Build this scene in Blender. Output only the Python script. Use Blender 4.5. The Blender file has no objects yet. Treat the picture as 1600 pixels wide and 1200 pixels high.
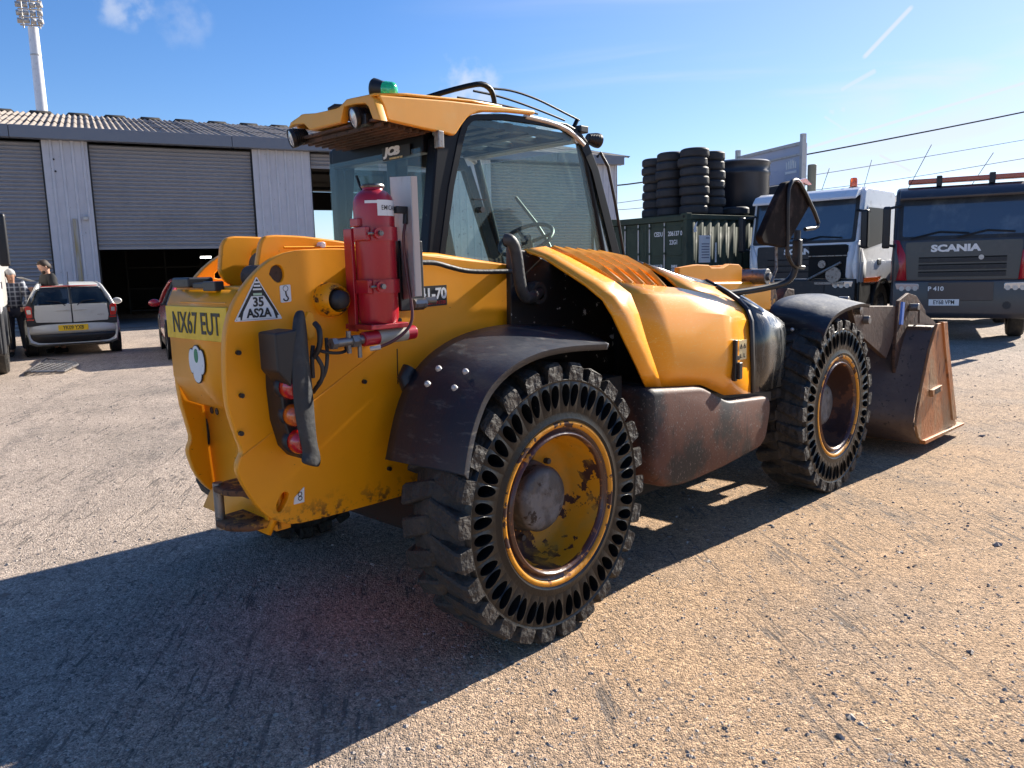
import bpy, bmesh, math, random
import numpy as np
from mathutils import Vector, Matrix, noise
random.seed(7)
PI = math.pi
SC = bpy.context.scene

# ------------------------------------------------------------------ camera, sky, sun, exposure
def rot_cam(pitch, roll):
    cp, sp = math.cos(pitch), math.sin(pitch)
    fw = Vector((0, cp, -sp)); up = Vector((0, sp, cp)); rt = Vector((1, 0, 0))
    c, s = math.cos(roll), math.sin(roll)
    r2 = c*rt + s*up; u2 = -s*rt + c*up
    return Matrix((r2, u2, -fw)).transposed()
cam_d = bpy.data.cameras.new('camera'); cam = bpy.data.objects.new('camera', cam_d)
SC.collection.objects.link(cam)
cam.matrix_world = Matrix.Translation((0, 0, 1.5039)) @ rot_cam(0.1469, -0.0257).to_4x4()
cam_d.sensor_width = 36; cam_d.lens = 36*1222.4/1600
cam_d.clip_start = 0.05; cam_d.clip_end = 3000
SC.camera = cam

SUN_EL, SUN_AZ = math.radians(29), math.radians(41)      # azimuth counted from +X towards +Y
sdir = Vector((math.cos(SUN_EL)*math.cos(SUN_AZ), math.cos(SUN_EL)*math.sin(SUN_AZ), math.sin(SUN_EL)))
sl = bpy.data.lights.new('sun', 'SUN'); sl.energy = 5.0; sl.angle = math.radians(0.53); sl.color = (1.0, 0.93, 0.82)
so = bpy.data.objects.new('sun', sl); SC.collection.objects.link(so)
so.rotation_euler = sdir.to_track_quat('Z', 'Y').to_euler(); so.location = (20, 10, 30)
wd = bpy.data.worlds.new('World'); SC.world = wd; wd.use_nodes = True
nt = wd.node_tree; nt.nodes.clear()
def N(t, typ, **kw):
    n = t.nodes.new(typ)
    for k, v in kw.items():
        if k.startswith('i_'):
            n.inputs[k[2:].replace('_', ' ')].default_value = v
        else: setattr(n, k, v)
    return n
def math_n(t, op, a, b=None, clamp=False):
    n = t.nodes.new('ShaderNodeMath'); n.operation = op; n.use_clamp = clamp
    for i, v in enumerate((a, b)):
        if v is None: continue
        if isinstance(v, (int, float)): n.inputs[i].default_value = v
        else: t.links.new(v, n.inputs[i])
    return n.outputs[0]
def smooth_n(t, v, lo, hi, a=0.0, b=1.0):
    n = t.nodes.new('ShaderNodeMapRange'); n.interpolation_type = 'SMOOTHSTEP'
    t.links.new(v, n.inputs[0]); n.inputs[1].default_value = lo; n.inputs[2].default_value = hi
    n.inputs[3].default_value = a; n.inputs[4].default_value = b
    return n.outputs[0]
def mix_n(t, fac, a, b, blend='MIX'):
    n = t.nodes.new('ShaderNodeMix'); n.data_type = 'RGBA'; n.blend_type = blend
    for i, v in ((0, fac), (6, a), (7, b)):
        if isinstance(v, (int, float)): n.inputs[i].default_value = v
        elif isinstance(v, tuple): n.inputs[i].default_value = (*v[:3], 1)
        else: t.links.new(v, n.inputs[i])
    return n.outputs[2]
sky = N(nt, 'ShaderNodeTexSky', sky_type='NISHITA', sun_disc=False)
sky.sun_elevation = SUN_EL; sky.sun_rotation = PI/2 - SUN_AZ
sky.air_density = 1.0; sky.dust_density = 0.25; sky.ozone_density = 3.2; sky.altitude = 50
hs = N(nt, 'ShaderNodeHueSaturation'); hs.inputs['Saturation'].default_value = 1.22; hs.inputs['Value'].default_value = 1.2
nt.links.new(sky.outputs[0], hs.inputs['Color'])
tc = N(nt, 'ShaderNodeTexCoord'); dirv = tc.outputs['Generated']
mp = N(nt, 'ShaderNodeMapping'); mp.inputs['Rotation'].default_value = (0.25, 0.1, 0.5); mp.inputs['Scale'].default_value = (1.2, 3.0, 9.0)
nt.links.new(dirv, mp.inputs[0])
nz = N(nt, 'ShaderNodeTexNoise'); nz.inputs['Scale'].default_value = 1.5; nz.inputs['Detail'].default_value = 7; nz.inputs['Distortion'].default_value = 0.6
nt.links.new(mp.outputs[0], nz.inputs[0])
def dotn(v):
    n = nt.nodes.new('ShaderNodeVectorMath'); n.operation = 'DOT_PRODUCT'
    nt.links.new(dirv, n.inputs[0]); n.inputs[1].default_value = v
    return n.outputs['Value']
cir = smooth_n(nt, nz.outputs[0], 0.45, 0.68)
side = smooth_n(nt, dotn((math.cos(SUN_AZ), math.sin(SUN_AZ), 0.25)), 0.55, 1.05)
veil = math_n(nt, 'MULTIPLY', math_n(nt, 'ADD', math_n(nt, 'MULTIPLY', cir, 0.60), 0.22), side)
def pix_dir(x, y):
    R = cam.matrix_world.to_3x3()
    return (R @ Vector(((x-800)/1222.4, (600-y)/1222.4, -1))).normalized()
def puff(c, rad, sc, amt):
    global veil
    d = dotn(tuple(c)); g = smooth_n(nt, d, math.cos(rad*1.4), math.cos(rad*0.1))
    m2 = N(nt, 'ShaderNodeTexNoise'); m2.inputs['Scale'].default_value = sc; m2.inputs['Detail'].default_value = 6
    nt.links.new(dirv, m2.inputs[0])
    veil = math_n(nt, 'MAXIMUM', veil, math_n(nt, 'MULTIPLY', math_n(nt, 'MULTIPLY', g, smooth_n(nt, math_n(nt, 'ADD', math_n(nt, 'MULTIPLY', g, 0.30), m2.outputs[0]), 0.58, 0.92)), amt))
def trail(p0, p1, w, amt):
    global veil
    a, b = pix_dir(*p0), pix_dir(*p1); n = a.cross(b).normalized(); mid = (a+b).normalized(); half = a.angle(b)/2
    dist = math_n(nt, 'ABSOLUTE', dotn(tuple(n)))
    near = smooth_n(nt, dist, w, w*0.15)
    end = smooth_n(nt, dotn(tuple(mid)), math.cos(half), math.cos(half*0.8))
    veil = math_n(nt, 'MAXIMUM', veil, math_n(nt, 'MULTIPLY', math_n(nt, 'MULTIPLY', near, end), amt))
puff(pix_dir(195, -2), 0.030, 40, 0.5); puff(pix_dir(285, 30), 0.03, 40, 0.18); puff(pix_dir(1308, 172), 0.011, 90, 0.7); puff(pix_dir(735, 152), 0.045, 35, 0.6)
trail((1230, 241), (1690, 103), 0.0036, 0.8); trail((1345, 95), (1430, 5), 0.0042, 0.75)
trail((1285, 180), (1335, 212), 0.0030, 0.5); trail((1370, 240), (1428, 270), 0.0034, 0.9); trail((1310, 143), (1372, 108), 0.005, 0.6)
cl = mix_n(nt, veil, mix_n(nt, 1.0, hs.outputs[0], (0.97, 0.955, 1.11), 'MULTIPLY'), (6.6, 6.9, 7.6))
bg = N(nt, 'ShaderNodeBackground'); bg.inputs[1].default_value = 0.055
wo = N(nt, 'ShaderNodeOutputWorld')
nt.links.new(cl, bg.inputs[0]); nt.links.new(bg.outputs[0], wo.inputs[0])
vs = SC.view_settings; vs.view_transform = 'Standard'; vs.look = 'None'; vs.exposure = 1.22; vs.gamma = 1; vs.use_curve_mapping = False

# ------------------------------------------------------------------ materials
MATS = {}
def M(name, col, rough=0.5, metal=0.0, coat=0.0, layers=(), bump=None, spec=0.5, var=0.0):
    """layers: (scale, lo, hi, colour, roughness[, stretch xyz[, z range lo, hi[, detail]]]) painted wear on the surface"""
    m = bpy.data.materials.new(name); m.use_nodes = True; t = m.node_tree
    b = t.nodes['Principled BSDF']
    b.inputs['Metallic'].default_value = metal; b.inputs['Specular IOR Level'].default_value = spec
    b.inputs['Coat Weight'].default_value = coat; b.inputs['Coat Roughness'].default_value = 0.12
    co = t.nodes.new('ShaderNodeTexCoord').outputs['Object']
    c = None; r = None
    if var:
        n = N(t, 'ShaderNodeTexNoise', i_Scale=3.0, i_Detail=5.0); t.links.new(co, n.inputs[0])
        c = mix_n(t, smooth_n(t, n.outputs[0], 0.3, 0.7), tuple(v*(1-var) for v in col), tuple(min(1, v*(1+var)) for v in col))
    for L in layers:
        sc, lo, hi, lc, lr = L[:5]; st = L[5] if len(L) > 5 and L[5] else (1, 1, 1)
        mpn = N(t, 'ShaderNodeMapping'); mpn.inputs['Scale'].default_value = st
        mpn.inputs['Location'].default_value = (sc*.13, sc*.37, sc*.71)
        t.links.new(co, mpn.inputs[0])
        n = N(t, 'ShaderNodeTexNoise', i_Scale=float(sc), i_Detail=float(L[7] if len(L) > 7 else 6), i_Roughness=0.62); t.links.new(mpn.outputs[0], n.inputs[0])
        f = smooth_n(t, n.outputs[0], lo, hi)
        if len(L) > 6 and L[6]:
            sp = t.nodes.new('ShaderNodeSeparateXYZ'); t.links.new(co, sp.inputs[0])
            f = math_n(t, 'MULTIPLY', f, smooth_n(t, sp.outputs[2], L[6][0], L[6][1]))
        c = mix_n(t, f, c if c else tuple(col), lc)
        rr = t.nodes.new('ShaderNodeMix'); t.links.new(f, rr.inputs[0])
        if r: t.links.new(r, rr.inputs[2])
        else: rr.inputs[2].default_value = rough
        rr.inputs[3].default_value = lr; r = rr.outputs[0]
    if c: t.links.new(c, b.inputs['Base Color'])
    else: b.inputs['Base Color'].default_value = (*col, 1)
    if r: t.links.new(r, b.inputs['Roughness'])
    else: b.inputs['Roughness'].default_value = rough
    if bump:
        n = N(t, 'ShaderNodeTexNoise', i_Scale=float(bump[0]), i_Detail=5.0); t.links.new(co, n.inputs[0])
        bp = N(t, 'ShaderNodeBump'); bp.inputs['Strength'].default_value = bump[1]; bp.inputs['Distance'].default_value = bump[2] if len(bump) > 2 else 0.01
        t.links.new(n.outputs[0], bp.inputs['Height']); t.links.new(bp.outputs[0], b.inputs['Normal'])
    MATS[name] = m
    return m
YEL = (0.90, 0.335, 0.002)
yellow = M('yellow_paint', YEL, 0.42, coat=0.15, var=0.04, spec=0.4, bump=(4, 0.05, 0.02), layers=[
    (2.2, 0.5, 0.8, (0.80, 0.285, 0.002), 0.5), (55, 0.69, 0.73, (0.09, 0.035, 0.012), 0.8), (14, 0.72, 0.75, (0.12, 0.05, 0.02), 0.8), (90, 0.73, 0.75, (0.75, 0.6, 0.35), 0.6)])
yellow_low = M('yellow_paint_chipped', YEL, 0.42, coat=0.15, var=0.04, spec=0.4, bump=(4, 0.05, 0.02), layers=[
    (2.0, 0.5, 0.8, (0.80, 0.285, 0.002), 0.5), (60, 0.68, 0.72, (0.07, 0.03, 0.012), 0.8), (26, 0.5, 0.62, (0.045, 0.02, 0.01), 0.85, None, (0.70, 0.56))])
yellow_hood = M('yellow_scratched_hood', YEL, 0.33, coat=0.4, var=0.03, spec=0.5, layers=[
    (6, 0.60, 0.72, (0.85, 0.46, 0.10), 0.45, (0.8, 1, 26)), (30, 0.60, 0.66, (0.86, 0.50, 0.14), 0.4, (1.5, 1, 14)), (9, 0.66, 0.7, (0.85, 0.5, 0.15), 0.4, (14, 1, 2)), (50, 0.72, 0.75, (0.1, 0.05, 0.02), 0.7)])
roof_yel = M('faded_yellow_roof', (0.78, 0.36, 0.03), 0.45, coat=0.1, var=0.05, layers=[(3, 0.5, 0.75, (0.74, 0.4, 0.08), 0.55), (80, 0.72, 0.74, (0.8, 0.6, 0.3), 0.6)])
rust_yel = M('yellow_rusting_rim', (0.62, 0.25, 0.006), 0.5, layers=[(11, 0.56, 0.575, (0.055, 0.02, 0.012), 0.75), (9, 0.62, 0.68, (0.22, 0.07, 0.02), 0.8), (60, 0.64, 0.7, (0.1, 0.05, 0.02), 0.8)], bump=(30, 0.3))
rim_lip = M('rusty_rim_lip', (0.075, 0.028, 0.018), 0.32, coat=0.3, layers=[(9, 0.60, 0.63, (0.6, 0.24, 0.015), 0.5, (1, 1, 1)), (30, 0.6, 0.65, (0.25, 0.1, 0.04), 0.7)], bump=(30, 0.3))
rim_in = M('yellow_rim_bowl', (0.62, 0.27, 0.006), 0.5, layers=[(4, 0.53, 0.54, (0.05, 0.018, 0.012), 0.75), (40, 0.66, 0.7, (0.12, 0.06, 0.03), 0.8), (8, 0.45, 0.75, (0.5, 0.27, 0.03), 0.7)], bump=(30, 0.2))
brown_rim = M('brown_rusted_bowl', (0.05, 0.02, 0.014), 0.6, layers=[(9, 0.5, 0.56, (0.13, 0.05, 0.025), 0.75)], bump=(40, 0.3))
tyre_m = M('dirty_tyre_rubber', (0.026, 0.025, 0.024), 0.48, layers=[(6, 0.42, 0.68, (0.075, 0.064, 0.052), 0.85), (45, 0.6, 0.7, (0.11, 0.10, 0.085), 0.8)], bump=(38, 0.55, 0.02), spec=0.4)
tread_m = M('dusty_tread_rubber', (0.030, 0.026, 0.022), 0.7, layers=[(7, 0.45, 0.68, (0.062, 0.051, 0.040), 0.9, (1, 1, 1)), (30, 0.6, 0.66, (0.014, 0.013, 0.012), 0.7)], bump=(22, 0.9, 0.03))
side_m = M('wet_looking_sidewall_rubber', (0.008, 0.009, 0.010), 0.30, layers=[(5, 0.55, 0.8, (0.022, 0.022, 0.021), 0.4), (90, 0.69, 0.72, (0.13, 0.12, 0.11), 0.7)], bump=(60, 0.25, 0.006), spec=0.35)
hub_m = M('greasy_grey_hub', (0.075, 0.075, 0.08), 0.5, metal=0.25, layers=[(8, 0.5, 0.62, (0.15, 0.15, 0.155), 0.6), (14, 0.6, 0.64, (0.03, 0.02, 0.015), 0.7)], bump=(12, 0.5, 0.03))
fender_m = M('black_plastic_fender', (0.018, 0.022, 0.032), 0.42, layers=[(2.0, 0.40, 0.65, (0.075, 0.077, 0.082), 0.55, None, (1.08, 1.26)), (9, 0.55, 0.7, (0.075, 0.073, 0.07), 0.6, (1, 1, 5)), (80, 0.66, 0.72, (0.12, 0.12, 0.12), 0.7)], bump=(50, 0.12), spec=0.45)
blk = M('black_plastic', (0.014, 0.014, 0.016), 0.45, layers=[(20, 0.6, 0.75, (0.035, 0.034, 0.033), 0.7)])
blk_scr = M('black_panel_splashed', (0.010, 0.011, 0.013), 0.45, layers=[(17, 0.645, 0.655, (0.62, 0.6, 0.58), 0.7), (40, 0.68, 0.70, (0.5, 0.5, 0.48), 0.7)])
blk_paint = M('black_cab_paint', (0.005, 0.006, 0.009), 0.4, spec=0.2, layers=[(35, 0.66, 0.72, (0.07, 0.068, 0.06), 0.6)])
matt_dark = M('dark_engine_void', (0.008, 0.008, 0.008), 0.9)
rubber = M('matt_black_rubber', (0.02, 0.021, 0.023), 0.55, layers=[(12, 0.5, 0.7, (0.05, 0.05, 0.05), 0.7)], bump=(40, 0.3))
red_paint = M('crimson_cylinder_paint', (0.42, 0.008, 0.022), 0.33, coat=0.3, layers=[(3, 0.45, 0.7, (0.35, 0.012, 0.025), 0.45), (120, 0.73, 0.75, (0.6, 0.5, 0.5), 0.6)])
steel = M('worn_steel', (0.25, 0.24, 0.23), 0.42, metal=0.7, layers=[(25, 0.5, 0.65, (0.13, 0.1, 0.08), 0.6)])
galv = M('pale_aluminium', (0.52, 0.50, 0.47), 0.42, metal=0.35, layers=[(8, 0.5, 0.75, (0.36, 0.33, 0.3), 0.6)])
rust = M('dark_rusty_steel', (0.075, 0.042, 0.028), 0.7, layers=[(9, 0.45, 0.65, (0.15, 0.075, 0.045), 0.75), (28, 0.58, 0.66, (0.025, 0.018, 0.015), 0.8)], bump=(30, 0.5), metal=0.2)
bucket_m = M('sunlit_rust_bucket_side', (0.46, 0.17, 0.05), 0.55, metal=0.15, layers=[(3, 0.42, 0.62, (0.36, 0.22, 0.11), 0.5, (1, 1, .5)), (8, 0.55, 0.68, (0.16, 0.065, 0.03), 0.6, (3, 1, .6)), (50, 0.66, 0.7, (0.45, 0.33, 0.22), 0.5)], bump=(30, 0.4))  # rust, its colour raised to carry the sun grazing the bucket side
bucket_b = M('brown_bucket_back', (0.085, 0.052, 0.038), 0.5, metal=0.2, layers=[(4, 0.45, 0.7, (0.13, 0.085, 0.06), 0.6), (30, 0.6, 0.66, (0.04, 0.025, 0.02), 0.6)], bump=(25, 0.3))
rustyel = M('rusted_yellow_link', (0.5, 0.22, 0.02), 0.6, layers=[(12, 0.42, 0.5, (0.14, 0.06, 0.025), 0.8), (30, 0.55, 0.6, (0.05, 0.025, 0.015), 0.8)], bump=(30, 0.4))
tank_m = M('weathered_tank_plastic', (0.030, 0.028, 0.028), 0.55, spec=0.25, bump=(110, 0.25, 0.003), layers=[
    (2.2, 0.40, 0.52, (0.115, 0.050, 0.034), 0.6), (80, 0.58, 0.68, (0.17, 0.14, 0.125), 0.5), (5, 0.6, 0.7, (0.05, 0.03, 0.025), 0.6, (6, 1, 1))])
nose_m = M('smoky_black_nose', (0.022, 0.024, 0.024), 0.2, coat=0.5, layers=[(4, 0.45, 0.6, (0.085, 0.085, 0.075), 0.4, (3, 3, .8)), (60, 0.64, 0.7, (0.12, 0.12, 0.11), 0.5)])
white_st = M('white_sticker', (0.78, 0.78, 0.76), 0.5, layers=[(30, 0.6, 0.75, (0.6, 0.6, 0.58), 0.6)])
black_ink = M('black_print', (0.012, 0.012, 0.012), 0.5)
green_ink = M('green_print', (0.01, 0.22, 0.09), 0.5)
red_ink = M('red_print', (0.5, 0.02, 0.02), 0.5)
plate_y = M('yellow_number_plate', (0.88, 0.54, 0.008), 0.4, layers=[(10, 0.5, 0.7, (0.74, 0.44, 0.01), 0.6)])
plate_w = M('white_number_plate', (0.82, 0.82, 0.80), 0.4)
cream = M('cream_label', (0.75, 0.6, 0.3), 0.5)
white_p = M('white_paint', (0.80, 0.80, 0.81), 0.3, coat=0.4, layers=[(5, 0.5, 0.8, (0.6, 0.59, 0.58), 0.45)])
def lens(name, col, tr=0.5):
    m = M(name, col, 0.15, coat=1.0); b = m.node_tree.nodes['Principled BSDF']
    b.inputs['Subsurface Weight'].default_value = 0; b.inputs['Transmission Weight'].default_value = tr
    return m
red_lens = lens('red_lens', (0.75, 0.012, 0.012), 0.35); orange_lens = lens('orange_lens', (0.9, 0.16, 0.01), 0.35)
green_lens = lens('green_beacon_lens', (0.02, 0.75, 0.35), 0.4); clear_lens = M('clear_lamp_lens', (0.6, 0.6, 0.6), 0.12, metal=0.5)
def glass(name, tint, dirt_veil=0.12, rough=0.0, refl=1.45, dirt_veil_col=(0.35, 0.38, 0.36)):
    m = bpy.data.materials.new(name); m.use_nodes = True; t = m.node_tree; t.nodes.clear()
    o = N(t, 'ShaderNodeOutputMaterial'); tr = N(t, 'ShaderNodeBsdfTransparent'); tr.inputs[0].default_value = (*tint, 1)
    gl = N(t, 'ShaderNodeBsdfGlossy'); gl.inputs['Roughness'].default_value = rough
    lw = N(t, 'ShaderNodeLayerWeight'); lw.inputs[0].default_value = 0.5
    fr0 = ((refl-1)/(refl+1))**2; ff = math_n(t, 'ADD', math_n(t, 'MULTIPLY', math_n(t, 'POWER', lw.outputs['Facing'], 5.0), 1-fr0), fr0)
    mx = N(t, 'ShaderNodeMixShader'); t.links.new(ff, mx.inputs[0]); t.links.new(tr.outputs[0], mx.inputs[1]); t.links.new(gl.outputs[0], mx.inputs[2])
    df = N(t, 'ShaderNodeBsdfDiffuse'); df.inputs[0].default_value = (*dirt_veil_col, 1)
    co = t.nodes.new('ShaderNodeTexCoord').outputs['Object']
    n1 = N(t, 'ShaderNodeTexNoise', i_Scale=2.5, i_Detail=8.0); n2 = N(t, 'ShaderNodeTexNoise', i_Scale=38.0, i_Detail=3.0)
    t.links.new(co, n1.inputs[0]); t.links.new(co, n2.inputs[0])
    f = math_n(t, 'ADD', smooth_n(t, n1.outputs[0], 0.35, 0.8, 0.0, dirt_veil), smooth_n(t, n2.outputs[0], 0.66, 0.74, 0.0, dirt_veil*2.5), True)
    m2 = N(t, 'ShaderNodeMixShader'); t.links.new(f, m2.inputs[0]); t.links.new(mx.outputs[0], m2.inputs[1]); t.links.new(df.outputs[0], m2.inputs[2])
    t.links.new(m2.outputs[0], o.inputs[0]); return m
cab_glass = glass('green_tinted_cab_glass', (0.90, 0.975, 0.955), 0.10)  # dirt strengthened to double as the veil of reflected sunlit ground
dark_glass = glass('dark_vehicle_glass', (0.30, 0.34, 0.36), 0.1, refl=1.6)
emit = bpy.data.materials.new('lit_lamp'); emit.use_nodes = True
eb = emit.node_tree.nodes['Principled BSDF']; eb.inputs['Emission Color'].default_value = (1, 0.97, 0.9, 1); eb.inputs['Emission Strength'].default_value = 6

# ------------------------------------------------------------------ geometry helpers
COL = SC.collection
class B:
    """collects shapes; build() links them as ONE mesh object"""
    def __init__(s): s.v = []; s.f = []
    def add(s, v, f, mtx=None):
        o = len(s.v)
        s.v += [tuple(mtx @ Vector(p)) if mtx else tuple(p) for p in v]
        s.f += [tuple(i+o for i in q) for q in f]
        return s
    def box(s, lo, hi, mtx=None):
        (a, b, c), (d, e, g) = lo, hi
        v = [(a, b, c), (d, b, c), (d, e, c), (a, e, c), (a, b, g), (d, b, g), (d, e, g), (a, e, g)]
        return s.add(v, [(3, 2, 1, 0), (4, 5, 6, 7), (0, 1, 5, 4), (1, 2, 6, 5), (2, 3, 7, 6), (3, 0, 4, 7)], mtx)
    def cyl(s, p0, p1, r0, r1=None, n=20, cap=True):
        p0, p1 = Vector(p0), Vector(p1); r1 = r0 if r1 is None else r1
        q = (p1-p0).to_track_quat('Z', 'Y'); v = []
        for p, r in ((p0, r0), (p1, r1)):
            for i in range(n):
                a = 2*PI*i/n; v.append(p + q @ Vector((r*math.cos(a), r*math.sin(a), 0)))
        f = [(i, (i+1) % n, n+(i+1) % n, n+i) for i in range(n)]
        if cap: f += [tuple(range(n-1, -1, -1)), tuple(range(n, 2*n))]
        return s.add(v, f)
    def tube(s, pts, r, n=10, smooth=0, cap=True):
        P = [Vector(p) for p in pts]
        for _ in range(smooth):
            Q = [P[0]]
            for a, b in zip(P, P[1:]): Q += [a*.75+b*.25, a*.25+b*.75]
            Q.append(P[-1]); P = Q
        v = []; up = Vector((0.13, 0.21, 0.97)); k = len(P)
        for i, p in enumerate(P):
            d = (P[min(i+1, k-1)]-P[max(i-1, 0)]).normalized()
            x = d.cross(up)
            if x.length < 1e-3: x = d.cross(Vector((1, 0, 0)))
            x.normalize(); y = x.cross(d); up = y
            rr = r[min(i, len(r)-1)] if isinstance(r, (list, tuple)) else r
            for j in range(n):
                a = 2*PI*j/n; v.append(p + x*rr*math.cos(a) + y*rr*math.sin(a))
        f = [(i*n+j, (i+1)*n+j, (i+1)*n+(j+1) % n, i*n+(j+1) % n) for i in range(k-1) for j in range(n)]
        if cap: f += [tuple(range(n)), tuple(range(k*n-1, k*n-n-1, -1))]
        return s.add(v, f)
    def lathe(s, prof, o=(0, 0, 0), axis='z', n=32, closed=False):
        """prof: (radius, along) pairs turned round the axis through o"""
        v = []; k = len(prof); o = Vector(o)
        for i in range(n):
            a = 2*PI*i/n; c, q = math.cos(a), math.sin(a)
            for r, h in prof:
                p = {'z': (r*c, r*q, h), 'y': (r*q, h, r*c), 'x': (h, r*c, r*q)}[axis]
                v.append(o+Vector(p))
        f = []
        for i in range(n):
            j = (i+1) % n
            for t in range(k if closed else k-1):
                u = (t+1) % k; f.append((i*k+t, j*k+t, j*k+u, i*k+u))
        return s.add(v, f)
    def grid(s, rows, closed=False):
        k = len(rows[0]); v = [p for r in rows for p in r]
        f = [(i*k+j, i*k+j+1, (i+1)*k+j+1, (i+1)*k+j) for i in range(len(rows)-1) for j in range(k-1)]
        if closed: f += [(i*k+k-1, i*k, (i+1)*k, (i+1)*k+k-1) for i in range(len(rows)-1)]
        return s.add(v, f)
    def prism(s, pts, plane, a, b):
        mk = {'y': lambda p, h: (p[0], h, p[1]), 'x': lambda p, h: (h, p[0], p[1]), 'z': lambda p, h: (p[0], p[1], h)}[plane]
        n = len(pts); v = [mk(p, a) for p in pts]+[mk(p, b) for p in pts]
        return s.add(v, [tuple(range(n-1, -1, -1)), tuple(range(n, 2*n))]+[(i, (i+1) % n, n+(i+1) % n, n+i) for i in range(n)])
    def build(s, name, mat, parent=None, smooth=None, bevel=0, seg=2, sub=0, solid=0, loc=None, rot=None):
        me = bpy.data.meshes.new(name); me.from_pydata([tuple(p) for p in s.v], [], s.f); me.validate()
        bm = bmesh.new(); bm.from_mesh(me); bmesh.ops.recalc_face_normals(bm, faces=bm.faces); bm.to_mesh(me); bm.free()
        return finish(name, me, mat, parent, smooth, bevel, seg, sub, solid, loc, rot)
def finish(name, me, mat, parent=None, smooth=None, bevel=0, seg=2, sub=0, solid=0, loc=None, rot=None):
    o = bpy.data.objects.new(name, me); COL.objects.link(o)
    if mat: me.materials.append(mat)
    if parent: o.parent = parent
    if loc: o.location = loc
    if rot: o.rotation_euler = rot
    if solid:
        md = o.modifiers.new('solid', 'SOLIDIFY'); md.thickness = solid; md.offset = 0
    if bevel:
        md = o.modifiers.new('bevel', 'BEVEL'); md.width = bevel; md.segments = seg; md.limit_method = 'ANGLE'; md.angle_limit = math.radians(35)
    if sub:
        md = o.modifiers.new('sub', 'SUBSURF'); md.levels = sub; md.render_levels = sub
    if smooth is None: smooth = 35 if bevel or not sub else 180
    if bevel and sub: bevel = 0
    if smooth:
        me.shade_smooth()
        if bevel: md.harden_normals = True
        elif smooth < 180: me.set_sharp_from_angle(angle=math.radians(smooth))
    return o
def fillet(pts, r, n=4):
    out = []; k = len(pts)
    for i in range(k):
        p0, p, p1 = Vector(pts[i-1]), Vector(pts[i]), Vector(pts[(i+1) % k])
        a, b = p0-p, p1-p; rr = min(r, a.length*.45, b.length*.45)
        if rr < 1e-4: out.append(tuple(p)); continue
        a = p+a.normalized()*rr; b = p+b.normalized()*rr
        for j in range(n+1):
            t = j/n; q = a*(1-t)**2+p*2*t*(1-t)+b*t*t; out.append(tuple(q))
    return out
def smooth_line(pts, it=2):
    P = [Vector(p) for p in pts]
    for _ in range(it):
        Q = [P[0]]
        for a, b in zip(P, P[1:]): Q += [a*.75+b*.25, a*.25+b*.75]
        Q.append(P[-1]); P = Q
    return [tuple(p) for p in P]
def ell(cx, cy, a, b, n=20, rot=0):
    c, s = math.cos(rot), math.sin(rot)
    return [(cx+a*math.cos(t)*c-b*math.sin(t)*s, cy+a*math.cos(t)*s+b*math.sin(t)*c) for t in [2*PI*i/n for i in range(n)]]
PLM = {'y': Matrix(((1, 0, 0), (0, 0, -1), (0, 1, 0))), 'x': Matrix(((0, 0, 1), (1, 0, 0), (0, 1, 0))), 'z': Matrix.Identity(3)}
def curve_mesh(cu, m):
    o = bpy.data.objects.new('tmp', cu); COL.objects.link(o)
    dg = bpy.context.evaluated_depsgraph_get(); me = bpy.data.meshes.new_from_object(o.evaluated_get(dg))
    bpy.data.objects.remove(o); me.transform(m); me.materials.clear()
    return me
def plate(name, outline, plane, a, b, mat, parent=None, holes=(), bev=0.0, loc=None, rot=None):
    """flat plate with real thickness between a and b on the axis 'plane', with cut-out holes"""
    cu = bpy.data.curves.new(name, 'CURVE'); cu.dimensions = '2D'; cu.fill_mode = 'BOTH'
    th = abs(b-a); cu.extrude = max(th/2-bev, 0); cu.bevel_depth = bev; cu.bevel_resolution = 1; cu.offset = -bev
    for k, pts in enumerate([outline]+list(holes)):
        sp = cu.splines.new('POLY'); sp.points.add(len(pts)-1); sp.use_cyclic_u = True
        for i, p in enumerate(pts): sp.points[i].co = (p[0], p[1], 0, 1)
    off = {'x': (( a+b)/2, 0, 0), 'y': (0, (a+b)/2, 0), 'z': (0, 0, (a+b)/2)}[plane]
    me = curve_mesh(cu, Matrix.Translation(off) @ PLM[plane].to_4x4())
    return finish(name, me, mat, parent, 35, loc=loc, rot=rot)
def text(name, s, size, mtx, mat, parent=None, squash=1.0, bold=0.0, th=0.001, align='CENTER', shear=0.0, space=1.0):
    cu = bpy.data.curves.new(name, 'FONT'); cu.body = s; cu.size = size; cu.align_x = align; cu.align_y = 'CENTER'
    cu.extrude = th; cu.offset = bold; cu.shear = shear; cu.space_character = space; cu.resolution_u = 3
    me = curve_mesh(cu, mtx @ Matrix.Diagonal((squash, 1, 1, 1)))
    return finish(name, me, mat, parent, 0)
def face_mtx(o, xdir, up):
    x = Vector(xdir).normalized(); u = Vector(up); z = x.cross(u).normalized(); y = z.cross(x)
    m = Matrix((x, y, z)).transposed().to_4x4(); m.translation = Vector(o); return m
def empty(name, loc, rz, label, cat, group=None):
    o = bpy.data.objects.new(name, None); COL.objects.link(o); o.location = loc; o.rotation_euler = (0, 0, rz)
    o.empty_display_size = 0.3; o['label'] = label; o['category'] = cat
    if group: o['group'] = group
    return o
def tag(o, label, cat, group=None):
    o['label'] = label; o['category'] = cat
    if group: o['group'] = group
    return o
def kids(o): return [c for c in bpy.data.objects if c.parent == o]
def copy_tree(o, kidmap, parent=None):
    c = o.copy(); COL.objects.link(c); c.parent = parent
    for ch in kidmap.get(o.name, []): copy_tree(ch, kidmap, c)
    return c
def kid_map():
    d = {}
    for o in bpy.data.objects:
        if o.parent: d.setdefault(o.parent.name, []).append(o)
    return d
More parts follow.
